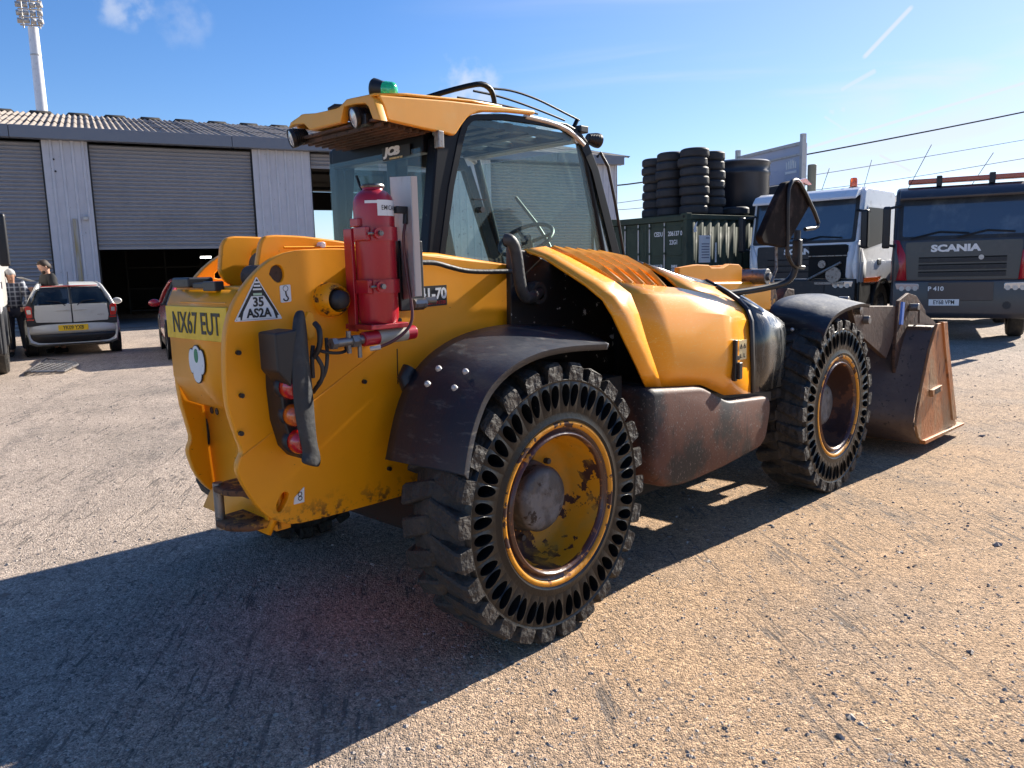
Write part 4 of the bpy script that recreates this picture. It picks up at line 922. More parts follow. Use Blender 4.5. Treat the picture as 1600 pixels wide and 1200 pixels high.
def cyl_label(name, a0, a1, z0, z1, mat, r=GR+.0012):
    R_ = [[(gx_+r*math.cos(a), gy_+r*math.sin(a), z) for z in (z0, z1)] for a in [a0+(a1-a0)*k/12 for k in range(13)]]
    return B().grid(R_).build(name, mat, G, smooth=60)
lb_ = cyl_label('torn_label', math.radians(-116), math.radians(-25), GZ1-.078, GZ1-.022, white_st)
cyl_label('label_top_strip', math.radians(-150), math.radians(-111), GZ1-.034, GZ1-.024, white_st)
tx = text('label_text', 'EMICAL AGE', .024, Matrix.Identity(4), black_ink, None, squash=.74, bold=.0002, th=.0, space=1.1)
for v in tx.data.vertices:
    a = math.radians(-64)+v.co.x/GR; z = v.co.y
    v.co = (gx_+(GR+.0022)*math.cos(a), gy_+(GR+.0022)*math.sin(a), GZ1-.050+z)
tx.parent = G
# outlet and hose
q = [(-0.475,0.36,1.726),(-0.439,0.36,1.723),(-0.445,0.36,1.676),(-0.457,0.36,1.629),(-0.451,0.36,1.512),(-0.447,0.34,1.392),(-0.452,0.33,1.333),(-0.469,0.33,1.294),(-0.523,0.34,1.254),(-0.583,0.36,1.23),(-0.617,0.38,1.225)]
B().box((q[0][0]-.012, q[0][1]-.01, q[0][2]-.012), (q[0][0]+.045, q[0][1]+.012, q[0][2]+.014)).cyl(q[2], q[1], .010, n=8).build('outlet_elbow', blk, G, bevel=.003)
B().tube(q[2:], .006, n=8, smooth=2).build('delivery_hose', M('dark_red_hose', (.10, .03, .03), .4), G, smooth=60)
B().cyl(q[-1], q[-2], .009, n=10).build('hose_ferrule', galv, G)
# heat shield plate beside the cylinder
q = [(-0.44,0.32,1.846),(-0.381,0.52,1.865),(-0.456,0.3,1.41),(-0.372,0.52,1.387)]
sh_ = B().add([q[1], q[0], q[2], q[3]], [(0, 1, 2, 3)]).build('heat_shield', galv, TH, smooth=0, solid=.006)
B().add([q[0], (q[0][0]+.022, q[0][1]-.006, q[0][2]), (q[2][0]+.022, q[2][1]-.006, q[2][2]), q[2]], [(0, 1, 2, 3)]).build('shield_flange', M('cream_flange', (.6, .5, .42), .5), sh_, smooth=0, solid=.006)
B().box((-.42, .44, 1.35), (-.30, .549, 1.62)).build('shield_bracket', blk, TH, bevel=.005)
B().cyl((-.30, .48, 1.385), (-.24, .44, 1.385), .014, n=10).cyl((-.36, .44, 1.375), (-.30, .44, 1.375), .02, n=8).build('hose_fitting', steel, TH)
B().tube([(-0.263,0.5,1.536),(-0.189,0.5,1.535),(-0.103,0.5,1.513),(0.005,0.5,1.492),(0.24,0.48,1.49)], .011, n=8, smooth=2).build('hose', rubber, TH, smooth=60)
# --- stickers on the plate
yS = .5475
tri = [(-0.956,1.498),(-1.048,1.347),(-0.868,1.347)]
TS = plate('triangle_sticker', fillet(tri, .006), 'y', .5455, .551, white_st, TH)
cx = sum(p[0] for p in tri)/3; cz = sum(p[1] for p in tri)/3
def inn(k): return [(cx+(p[0]-cx)*k, cz+(p[1]-cz)*k) for p in tri]
plate('sticker_border', inn(.93), 'y', .5445, .5456, black_ink, TS, holes=[[(cx+a, cz+b) for a, b in ((-.024, .034), (.024, .034), (.056, -.018), (.064, -.046), (-.064, -.046), (-.056, -.018))][::-1]])
FM = lambda x, z, y=.5445: face_mtx((x, y, z), (1, 0, 0), (0, 0, 1))
text('sticker_number', '35', .044, FM(cx+.001, cz+.012), black_ink, TS, squash=.95, bold=.0012)
text('sticker_number', 'AS2A', .043, FM(cx+.001, cz-.026), black_ink, TS, squash=.92, bold=.0012)
for k, w in enumerate((.008, .012, .016)): B().box((cx-w, .5435, cz+.078-.012*k), (cx+w, .5443, cz+.084-.012*k)).build('fine_print', white_st, TS)
B().box((cx-.016, .5435, cz+.036), (cx+.016, .5443, cz+.044)).build('fine_print', M('pale_green', (.45, .6, .4), .5), TS)
B().box((cx-.082, .5435, cz-.048), (cx-.070, .5443, cz-.036)).box((cx+.070, .5435, cz-.048), (cx+.082, .5443, cz-.036)).build('sticker_code', white_st, TS)
q = [(-0.869,1.464),(-0.828,1.467),(-0.828,1.406),(-0.869,1.403)]
HK = plate('hook_sticker', fillet(q, .006), 'y', .5455, .551, white_st, TH)
hx, hz_ = sum(p[0] for p in q)/4, sum(p[1] for p in q)/4
B().tube([(hx, .545, hz_+.008), (hx+.001, .545, hz_-.008), (hx+.010, .545, hz_-.016), (hx+.004, .545, hz_-.026), (hx-.008, .545, hz_-.024), (hx-.010, .545, hz_-.017)], .0025, n=6, smooth=2).build('hook_symbol', black_ink, HK)
B().lathe([(.009, 0), (.0105, .0), (.0105, .001), (.009, .001)], o=(hx, .5445, hz_+.018), axis='y', n=20, closed=True).build('ring_symbol', black_ink, HK)
q = [(-0.834,0.713),(-0.826,0.719),(-0.83,0.663),(-0.872,0.663),(-0.868,0.687)]
TD = plate('tie_down_sticker', q, 'y', .5455, .551, white_st, TH)
hx, hz_ = sum(p[0] for p in q)/5, sum(p[1] for p in q)/5
for dz in (-.008, .008): B().lathe([(.006, 0), (.009, .0), (.009, .001), (.006, .001)], o=(hx, .5445, hz_+dz), axis='y', n=18, closed=True).build('chain_symbol', black_ink, TD)
q = [(-0.246,1.438),(-0.093,1.441),(-0.094,1.357),(-0.251,1.35)]
q = [(q[0][0]-.08, q[0][1]), q[1], q[2], (q[3][0]-.08, q[3][1])]
MD = plate('model_decal', q, 'y', .5450, .551, black_ink, TH)
hx, hz_ = (q[1][0]-.085), (q[1][1]+q[2][1])/2
text('model_number', '541-70', .062, FM(hx-.005, hz_+.006, .5440), white_st, MD, squash=1.0, bold=.002)
text('model_name', 'AGRI MASTER', .020, FM(hx+.02, hz_-.030, .5440), red_ink, MD, squash=.95)
# --- breather pipe in front of the black panel
B().tube([(0.124,0.4,1.626),(0.13,0.38,1.625),(0.157,0.38,1.596),(0.171,0.38,1.542),(0.18,0.38,1.473),(0.194,0.38,1.403),(0.232,0.39,1.371),(0.314,0.42,1.373),(0.418,0.47,1.404)], .026, n=16, smooth=2, cap=False).build('intake_pipe', rubber, TH, smooth=60)
q = [(0.367,0.46,1.388)][0]
B().lathe([(.03, -.03), (.05, -.03), (.055, .0), (.05, .03)], axis='y', n=24, o=q).build('intake_boot', rubber, TH, smooth=50)
B().lathe([(0, 0), (.024, 0)], n=16, o=[(0.127,0.4,1.618)][0], axis='y').build('pipe_mouth', matt_dark, TH)
# --- cab
CY0, CY1 = 1.28, 2.28
wo = [(0.476,1.339),(0.499,1.596),(0.58,1.954),(0.662,2.212),(0.698,2.293),(0.748,2.336),(0.811,2.353),(1.038,2.38),(1.367,2.388),(1.575,2.385),(1.699,2.355),(1.782,2.292),(1.892,2.128),(2.117,1.589),(2.295,1.253)]
wi = [(0.513,1.337),(0.535,1.596),(0.617,1.956),(0.699,2.206),(0.731,2.277),(0.766,2.311),(0.824,2.328),(1.037,2.351),(1.355,2.357),(1.544,2.351),(1.642,2.322),(1.717,2.263),(1.825,2.111),(2.038,1.59),(2.204,1.258)]
CB = plate('cab', wo, 'y', CY0-.005, CY0+.03, blk_paint, TH, holes=[wi], bev=.004)
wg = [(a*.985+.015*1.1, b*.985+.015*1.9) for a, b in wi]
plate('side_window', wi, 'y', CY0+.008, CY0+.014, cab_glass, CB)
# left side frame and door glass
wo2 = [(x, z) for x, z in wo]; 
DF = B().prism([(.45, 1.4), (.57, 1.4), (.67, 2.2), (.62, 2.28)], 'y', CY1-.02, CY1+.02).prism([(.60, 2.20), (1.66, 2.20), (1.60, 2.29), (.62, 2.29)], 'y', CY1-.019, CY1+.019).prism([(1.60, 2.2), (1.66, 2.24), (2.1, 1.2), (2.0, 1.2)], 'y', CY1-.02, CY1+.02).prism([(.45, 1.1), (2.1, 1.1), (2.0, 1.46), (.47, 1.46)], 'y', CY1-.021, CY1+.018).build('door_frame', blk_paint, CB)
plate('door_glass', [(.99, 1.45), (.99, 2.21), (1.60, 2.21), (1.95, 1.45)], 'y', CY1-.005, CY1+.001, cab_glass, CB)
plate('quarter_glass', [(.57, 1.45), (.66, 2.21), (.86, 2.21), (.86, 1.45)], 'y', CY1-.005, CY1+.001, cab_glass, CB)
# interior centre post seen through the glass and grab rail
B().box((.90, CY1-.14, .8), (1.0, CY1-.03, 2.25)).build('door_post', blk_paint, CB, bevel=.015)
B().tube([(1.05, CY1-.10, 1.5), (1.03, CY1-.14, 1.65), (.99, CY1-.14, 1.95), (.96, CY1-.10, 2.05)], .014, n=8, smooth=2).build('grab_rail', galv, CB, smooth=60)
# rear wall: posts and glass
B().prism([(0.516,2.202),(0.699,2.307),(0.641,2.059),(0.543,1.579),(0.513,1.337),(0.387,1.343),(0.418,1.579)], 'y', CY0+.0, CY0+.08).build('rear_post', blk_paint, CB, bevel=.012)
B().box((.50, CY1-.06, 1.2), (.57, CY1+.02, 2.25)).build('rear_post', blk_paint, CB, bevel=.02)
B().box((.48, CY0+.08, 2.13), (.56, CY1-.05, 2.25)).build('rear_header', blk_paint, CB, bevel=.01)
B().box((.47, CY0+.09, 1.25), (.477, CY1-.03, 2.16)).build('rear_glass', cab_glass, CB)
B().box((.47, CY0+.0, 1.05), (.60, CY1, 1.32)).build('rear_wall', blk_paint, CB, bevel=.01)
q = [(1.704,2.189),(1.45,2.185),(1.449,2.125),(1.697,2.118)]
jd = B().prism(q, 'x', .4655, .468).build('window_decal', black_ink, CB)
jy, jz = sum(p[0] for p in q)/4, sum(p[1] for p in q)/4
text('maker_name', 'JCB', .058, face_mtx((.4645, jy+.035, jz+.008), (0, -1, 0), (0, 0, 1)), white_st, jd, squash=1.45, bold=.004, shear=.2)
text('slogan', 'POWERED BY THE', .014, face_mtx((.4645, jy, jz-.03), (0, -1, 0), (0, 0, 1)), cream, jd, bold=.0005)
B().tube([(0.44,1.923,2.058),(0.44,1.896,2.001),(0.44,1.868,1.962)], .008, n=8).build('rear_wiper', blk, CB)
# latch block at the rear corner
q = [(0.503,1.26,2.178)][0]
B().box((q[0]-.02, q[1]-.03, q[2]-.04), (q[0]+.02, q[1]+.01, q[2]+.05)).build('window_hinge', steel, CB, bevel=.006)
# front windscreen
B().add([(2.06, CY0+.02, 1.25), (2.06, CY1-.02, 1.25), (1.74, CY1-.02, 2.25), (1.74, CY0+.02, 2.25)], [(0, 1, 2, 3)]).build('windscreen', cab_glass, CB, smooth=0, solid=.006)
B().cyl((2.09, CY0+.03, 1.15), (1.74, CY0+.03, 2.30), .03, n=10).cyl((2.09, CY1, 1.15), (1.74, CY1, 2.30), .03, n=10).build('front_post', blk_paint, CB, smooth=50)
B().box((.5, CY0, 1.02), (2.05, CY1, 1.12)).box((.5, CY1-.03, .55), (1.9, CY1+.02, 1.2)).box((.5, CY0, .6), (2.0, CY0+.03, 1.25)).build('cab_floor', blk, CB)
B().box((1.80, CY0+.2, 1.1), (2.0, CY1-.15, 1.50)).build('dashboard', blk, CB, bevel=.03)
q = [(0.818,1.285,1.834)][0]
B().cyl((q[0], 1.262, q[2]), (q[0], 1.286, q[2]), .016, n=16).box((q[0]-.05, 1.276, q[2]+.055), (q[0]+.045, 1.284, q[2]+.060)).build('window_latch', blk, CB)
# seat, steering wheel, column, mirror arm inside
ST = B().prism(fillet([(.60, 1.20), (.60, 1.35), (.53, 1.72), (.56, 1.80), (.66, 1.80), (.74, 1.42), (1.15, 1.36), (1.18, 1.22)], .06), 'y', 1.36, 1.86).build('driver_seat', M('grey_seat_fabric', (.05, .052, .05), .9), CB, bevel=.03)
q = [(1.547,1.62,1.69)][0]
SW = B(); cq = Vector(q); qt = Vector((-.55, -.1, .83)).normalized().to_track_quat('Z', 'Y')
ring_ = [cq+qt @ Vector((.185*math.cos(t), .185*math.sin(t), 0)) for t in [2*PI*k/36 for k in range(37)]]
SW.tube(ring_, .014, n=10, cap=False)
for t in (0.3, 2.4, 4.5): SW.tube([cq+qt @ Vector((0, 0, -.03)), cq+qt @ Vector((.18*math.cos(t), .18*math.sin(t), 0))], .012, n=6)
SW.cyl(cq+qt @ Vector((0, 0, -.05)), cq+qt @ Vector((0, 0, .01)), .04, n=14)
SW.build('steering_wheel', blk, CB, smooth=60)
B().tube([cq+qt @ Vector((0, 0, -.05)), cq+qt @ Vector((0, 0, -.5))], .035, n=10).build('steering_column', blk, CB, smooth=60)
B().tube([(1.88, 1.62, 1.5), (1.86, 1.75, 1.75), (1.80, 1.95, 2.0)], .012, n=8, smooth=1).build('wiper_arm', blk, CB)
# roof: yellow rear fairing, roof panel with slots in front
rr = [(0.119,2.358),(0.33,2.373),(0.589,2.391),(0.922,2.405),(1.25,2.42),(1.249,2.395),(1.023,2.383),(0.797,2.36),(0.714,2.323),(0.665,2.274),(0.612,2.212),(0.536,2.221),(0.405,2.227),(0.17,2.243),(0.154,2.305)]
RF = plate('roof', fillet(rr, .02), 'y', 1.245, 1.275, roof_yel, CB, bev=.008)
plate('roof_side', fillet([(x, max(z, 2.31)) for x, z in rr], .02), 'y', 2.03, 2.06, roof_yel, RF, bev=.008)
XR = .13
top = [( .10, 2.335), (.30, 2.385), (.75, 2.41), (.98, 2.408)]
lipt = sorted([(2.059,2.318),(1.912,2.365),(1.785,2.349),(1.561,2.341),(1.482,2.373),(1.291,2.364)]); ly, lz = [p[0] for p in lipt], [p[1] for p in lipt]
B().grid([[(x, y, z if i > 1 else float(np.interp(y, ly, lz))-.006 if i == 0 else max(z, float(np.interp(y, ly, lz)))) for i, (x, z) in enumerate(top)] for y in [1.25+(ly[-1]-1.255)*k/24 for k in range(25)]]).build('roof_shell', roof_yel, RF, smooth=60, solid=.012)
ra = [(2.059,2.318),(2.042,2.34),(1.912,2.365),(1.785,2.349),(1.561,2.341),(1.482,2.373),(1.291,2.364),(1.256,2.34),(1.212,2.231),(1.274,2.246),(1.306,2.308),(1.331,2.328),(1.418,2.338),(1.514,2.341),(1.55,2.27),(1.669,2.27),(1.851,2.272),(1.905,2.313),(2.017,2.322)]
plate('rear_lip', ra, 'x', .10, .145, roof_yel, RF, bev=.006)
B().grid([[(x, y, z) for x, z in ((.14, 2.255), (.30, 2.25), (.50, 2.235))] for y in (1.27, 2.07)]).build('underside', rust, RF, smooth=0, solid=.012)
for k in range(7): B().box((.17+.045*k, 1.30, 2.225-.002*k), (.185+.045*k, 2.06, 2.242-.002*k)).build('underside_rib', rust, RF)
# front roof: frame with clear slots between bars
fr_ = B()
fr_.box((.50, CY0+.02, 2.29), (1.0, CY1-.02, 2.336))
for k in range(5):
    y = CY0+.03+k*.225; fr_.box((.62, y, 2.30), (1.62, y+.07, 2.335))
for x in (.56, .86, 1.06, 1.26, 1.58): fr_.box((x, CY0+.03, 2.29), (x+.07, CY1-.03, 2.34))
fr_.build('roof_frame', blk, RF, bevel=.004)
B().box((.97, CY0+.02, 2.378), (1.66, CY1-.03, 2.384)).build('roof_window', cab_glass, RF)
B().tube([(1.2, CY0+.0, 2.385), (1.45, CY0, 2.375), (1.62, CY0, 2.34), (1.74, CY0, 2.27)], .016, n=10, smooth=1).tube([(1.2, CY1, 2.385), (1.45, CY1, 2.375), (1.62, CY1, 2.34), (1.74, CY1, 2.27)], .022, n=10, smooth=1).cyl((1.68, CY0, 2.30), (1.68, CY1, 2.30), .025, n=10).build('roof_rail', galv, RF, smooth=60)
# roof guard bars
GB = B().tube([(0.604,1.45,2.442),(0.711,1.4,2.482),(0.85,1.34,2.525),(0.915,1.33,2.536),(0.97,1.33,2.519),(0.994,1.33,2.481),(1.002,1.33,2.436)], .016, n=8, smooth=1).build('roof_guard', blk_paint, CB, smooth=60)
for pts in ([(1.049,1.4,2.542),(1.22,1.4,2.555),(1.446,1.4,2.533),(1.625,1.4,2.497),(1.847,1.4,2.452)], [(1.046,1.55,2.553),(1.233,1.55,2.552),(1.431,1.55,2.536),(1.671,1.55,2.506),(1.875,1.55,2.476)],
            [(1.07,1.72,2.547),(1.259,1.72,2.549),(1.488,1.72,2.55),(1.795,1.72,2.534)], [(1.183,1.9,2.568),(1.43,1.9,2.579),(1.67,1.9,2.58)]):
    B().tube(pts, .007, n=8, smooth=2).build('guard_bar', blk_paint, GB, smooth=60)
q = [(1.827,1.4,2.453),(1.787,1.4,2.397)]
B().cyl(q[0], q[1], .014, n=8).build('guard_foot', blk_paint, GB)
# beacon lying on the roof
q = [(0.449,1.72,2.511),(0.511,1.6,2.492)]
a, b = Vector(q[0]), Vector(q[1]); d_ = (b-a).normalized(); qe = tuple(d_.to_track_quat('Z', 'Y').to_euler())
BE = B().lathe([(0, -.01), (.052, -.01), (.058, .0), (.054, .02), (.046, .045), (.045, .06), (0, .06)], n=32).build('beacon', blk, CB, smooth=40, loc=tuple(a), rot=qe)
B().lathe([(.044, .060), (.046, .075), (.042, .08), (.045, .09), (.041, .095), (.044, .105), (.038, .125), (.02, .135), (0, .137)], n=32).build('beacon_lens', green_lens, BE, smooth=60)
B().tube([(0.329,2,2.429),(0.373,2,2.449),(0.408,1.98,2.454),(0.452,1.96,2.47)], [.012, .018, .012, .006, .006], n=10).build('aerial_stub', blk, CB, smooth=60)
def work_light(c, look, r=.05, name='work_light'):
    d = Vector(look).normalized(); e = tuple(d.to_track_quat('Z', 'Y').to_euler())
    prof = [(0, -.07), (r*.5, -.07)]
    for k in range(6): prof += [(r*(.62+.06*k), -.065+k*.012), (r*(.72+.06*k), -.062+k*.012), (r*(.72+.06*k), -.058+k*.012), (r*(.62+.06*k), -.056+k*.012)]
    prof += [(r*1.05, .01), (r*1.05, .03), (r*.95, .032)]
    o = B().lathe(prof, n=32).build(name, blk, CB, smooth=30, loc=c, rot=e)
    B().lathe([(r*.95, .027), (r*.6, .033), (0, .035)], n=28).build('lamp_lens', clear_lens, o, smooth=60)
    return o
q = [(0.13,1.435,2.281),(0.12,2.029,2.257)]
work_light(q[0], (-1, .25, -.25), .05); work_light(q[1], (-1, .3, -.3), .05)
B().box((.12, 1.36, 2.235), (.2, 1.44, 2.29)).build('light_bracket', blk, CB, bevel=.006)
q = [(1.887,1.3,2.317),(1.732,1.28,2.363)]
work_light(q[0], (1, -.15, -.1), .045); B().box((q[1][0]-.04, q[1][1]-.02, q[1][2]-.02), (q[1][0]+.04, q[1][1]+.03, q[1][2]+.025)).build('marker_light', blk, CB, bevel=.008)
# wiper linkage/mirror rod in front of the cab
B().tube([(1.829,1.24,2.196),(1.837,1.22,2.226),(1.89,1.2,2.14),(1.97,1.2,1.9),(2.06,1.2,1.566)], .010, n=8).build('front_handrail', blk, CB, smooth=60)
# --- right front mirror on its arm
MR = B().tube([(1.784,0.3,1.324),(2.01,0.22,1.341),(2.208,0.15,1.368),(2.262,0.12,1.397),(2.275,0.1,1.457),(2.287,0.1,1.683)], .020, n=10, smooth=1).build('mirror_arm', blk, TH, smooth=60)
mp_ = [(1.794,1.64),(1.982,1.855),(2.08,1.949),(2.235,1.972),(2.406,1.87),(2.4,1.828),(2.211,1.671),(2.108,1.581),(1.826,1.602)]
plate('mirror_housing', fillet(mp_, .02), 'y', .08, .12, M('brown_black_mirror', (.014, .010, .009), .8, spec=.1, layers=[(8, .5, .7, (.045, .03, .024), .7)]), MR, bev=.008)
B().prism([(2.172,1.96),(2.297,1.982),(2.377,1.95),(2.334,1.944),(2.273,1.955),(2.214,1.952)], 'y', .06, .078).build('orange_reflector', orange_lens, MR)
B().tube([(2.118,0.08,1.533),(2.084,0.07,1.893),(2.121,0.07,1.952),(2.186,0.07,1.97),(2.255,0.07,1.945),(2.51,0.07,1.742),(2.494,0.07,1.7),(2.324,0.07,1.689)], .012, n=8, smooth=1).build('mirror_frame', blk, MR, smooth=60)
B().tube([(2.125,0.08,1.551),(2.144,0.08,1.515),(2.205,0.08,1.473),(2.344,0.08,1.463)], .012, n=8, smooth=1).build('frame_stay', blk, MR, smooth=60)
B().tube([(2.101,0.14,1.59),(2.108,0.14,1.461),(2.048,0.14,1.381)], .009, n=8).build('stay_rod', steel, MR, smooth=60)
B().box(tuple(Vector([(2.239,0.07,1.54)][0])-Vector((.022, .02, .07))), tuple(Vector([(2.239,0.07,1.54)][0])+Vector((.022, .03, .09)))).build('arm_clamp', blk, MR, bevel=.01)
# --- carriage, front frame and bucket
CR = B().box((3.62, .25, .35), (3.75, 2.1, .50)).box((3.62, .35, .85), (3.75, 2.0, .95)).build('carriage', rust, TH, bevel=.01)
for y in (.45, 1.15, 1.9): B().box((3.60, y, .2), (3.82, y+.06, 1.12)).build('carriage_plate', rust, CR, bevel=.008)
q = [(3.72,0.32,1.163),(3.877,0.2,1.166),(3.951,0.1,1.149)]
B().box((3.72, .30, 1.05), (3.84, 2.2, 1.16)).build('carriage_crossbar', rust, CR, bevel=.01)
B().prism([(2.9, 1.2), (3.75, 1.15), (3.8, .3), (3.4, .25), (3.2, .8)], 'y', .75, .95).build('boom_nose', rust, TH, bevel=.02)
BK = B()
yb0, yb1 = -.10, 2.42
prof = [(4.329,0.975),(4.224,0.859),(4.118,0.673),(4.025,0.513),(3.959,0.375),(3.934,0.256),(4.006,0.16),(4.136,0.087)]
prof = smooth_line(prof, 1)
tipx = [(5.129,0.073)][0]; topx = [(4.517,0.997)][0]
prof2 = prof+[tipx]
BK.grid([[(x, y, z) for x, z in prof2] for y in (yb0+.012, yb1-.012)])
BUC = BK.build('bucket', bucket_b, TH, smooth=50, solid=.022)
BUC.name = 'bucket'
sp_ = [(4.341,0.994),(4.533,0.996),(4.619,0.8),(4.949,0.146),(4.994,0.1),(4.152,0.085),(4.023,0.148),(3.949,0.254),(3.974,0.373),(4.05,0.544),(4.186,0.814)]
plate('bucket_side', sp_, 'y', yb0-.008, yb0+.012, bucket_m, BUC, bev=.003)
plate('bucket_side', sp_, 'y', yb1-.012, yb1+.008, bucket_m, BUC, bev=.003)
ed = [(4.429,1.003),(4.528,0.997),(4.614,0.802),(4.947,0.149),(4.837,0.161),(4.512,0.81)]
plate('side_cutter', ed, 'y', yb0-.022, yb0+.02, bucket_m, BUC, bev=.003)
B().prism([(4.119,0.082),(5.13,0.069),(5.144,0.089),(4.099,0.116)], 'y', yb0-.03, yb1+.03).build('cutting_edge', bucket_m, BUC, bevel=.004)
B().box((prof[0][0]-.04, yb0+.02, prof[0][1]-.10), (prof[0][0]+.02, yb1-.02, prof[0][1]-.002)).build('top_rail', bucket_b, BUC, bevel=.006)
q = [(4.204,0.495),(4.438,0.506),(4.463,0.457),(4.229,0.437)]
NPb = B().prism(q, 'y', yb0-.035, yb0-.008).build('maker_plate', bucket_m, BUC, bevel=.003)
cx, cz = sum(p[0] for p in q)/4, sum(p[1] for p in q)/4
text('maker_text', 'KERR', .05, face_mtx((cx, yb0-.036, cz), (1, 0, (q[1][1]-q[0][1])/(q[1][0]-q[0][0])), (0, 0, 1)), blk, NPb, squash=1.15, bold=.003)
# rear bucket frame with cylinder, hooks and the blue tag
for y in (.10, 2.15):
    pl = [(4.085,1.181),(4.293,1.232),(4.477,1.204),(4.718,1.073),(4.764,0.991),(4.507,0.8),(4.277,0.513),(4.1,0.535),(4.045,0.741)]
    plate('hook_plate', pl, 'y', y, y+.025, rust, BUC, bev=.003)
q = [(4.37,0.16,1.167),(4.157,0.16,0.6)]
B().cyl(q[0], q[1], .045, n=16).build('ram_barrel', bucket_b, BUC, smooth=40)
q = [(3.955,0.03,1.179),(3.882,0.03,1.011)]
B().box((-.022, -.008, -Vector(q[0]).to_3d().z+q[1][2]), (.022, .008, 0)).build('blue_tag', M('blue_tape', (.10, .22, .62), .5), BUC, loc=q[0], rot=(0, .12, 0))
q = [(3.925,0.35,1.147),(4.037,0.12,1.154)]
B().prism([(3.2,1.188),(4.122,1.14),(4.14,1.006),(4.008,0.843),(3.924,0.752),(3.334,0.992)], 'y', .12, .16).build('frame_web', bucket_b, BUC, bevel=.004)
for qq in [(3.21,0.16,1.222),(3.287,0.1,1.153),(4.329,0.05,1.12),(3.449,0.1,1.076)]:
    B().cyl((qq[0], qq[1]-.02, qq[2]), (qq[0], qq[1]+.05, qq[2]), .03, n=12).build('pin_end', steel, BUC, bevel=.004)
B().prism([(4.245,1.106),(4.587,1.005),(4.694,0.956),(4.261,1.001)], 'y', .0, .012).build('spill_gusset', bucket_b, BUC)
# left flank: flank and rear boxes added to plug sun leaks in the shadow
B().box((.66, 1.75, .42), (1.95, 2.2, 1.22)).build('flank_sun_block', blk, TH, bevel=.03)
B().box((-.6, 1.16, .62), (.45, 1.7, 1.28)).build('rear_sun_block', blk, TH, bevel=.02)
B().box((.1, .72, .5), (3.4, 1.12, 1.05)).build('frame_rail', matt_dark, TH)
# ------------------------------------------------------------------ cars
silver = M('dusty_silver_paint', (.50, .50, .47), .35, coat=.5, layers=[(4, .5, .8, (.42, .4, .36), .5)])
red_car = M('dark_red_car_paint', (.33, .012, .018), .25, coat=.8)
alloy = M('alloy_wheel', (.35, .35, .36), .35, metal=.8)
def loft_body(stations, sec):
    rows = []
    for st in stations:
        h = sec(*st); full = [(st[0], -y, z) for y, z in h][::-1]+[(st[0], y, z) for y, z in h if y > 1e-4]
        rows.append(full)
    b = B().grid(rows, closed=False); n = len(rows[0]); k = len(rows)
    b.f += [tuple(range(n)), tuple(range(k*n-1, k*n-n-1, -1))]
    return b
def car_wheel(c, x, y, r=.31, w=.20):
    s = -1 if y < 0 else 1
    t = B().lathe([(r*.62, -w/2), (r*.9, -w/2), (r, -w/2+.03), (r, w/2-.03), (r*.9, w/2), (r*.62, w/2)], axis='y', n=36, closed=True).build('wheel', tyre_m, c, smooth=40, loc=(x, y, r))
    rb = B().lathe([(0, s*w*.32), (r*.15, s*w*.36), (r*.5, s*w*.30), (r*.63, s*w*.46), (r*.66, s*w*.5)], axis='y', n=30)
    rb.build('rim', alloy, t, smooth=40)
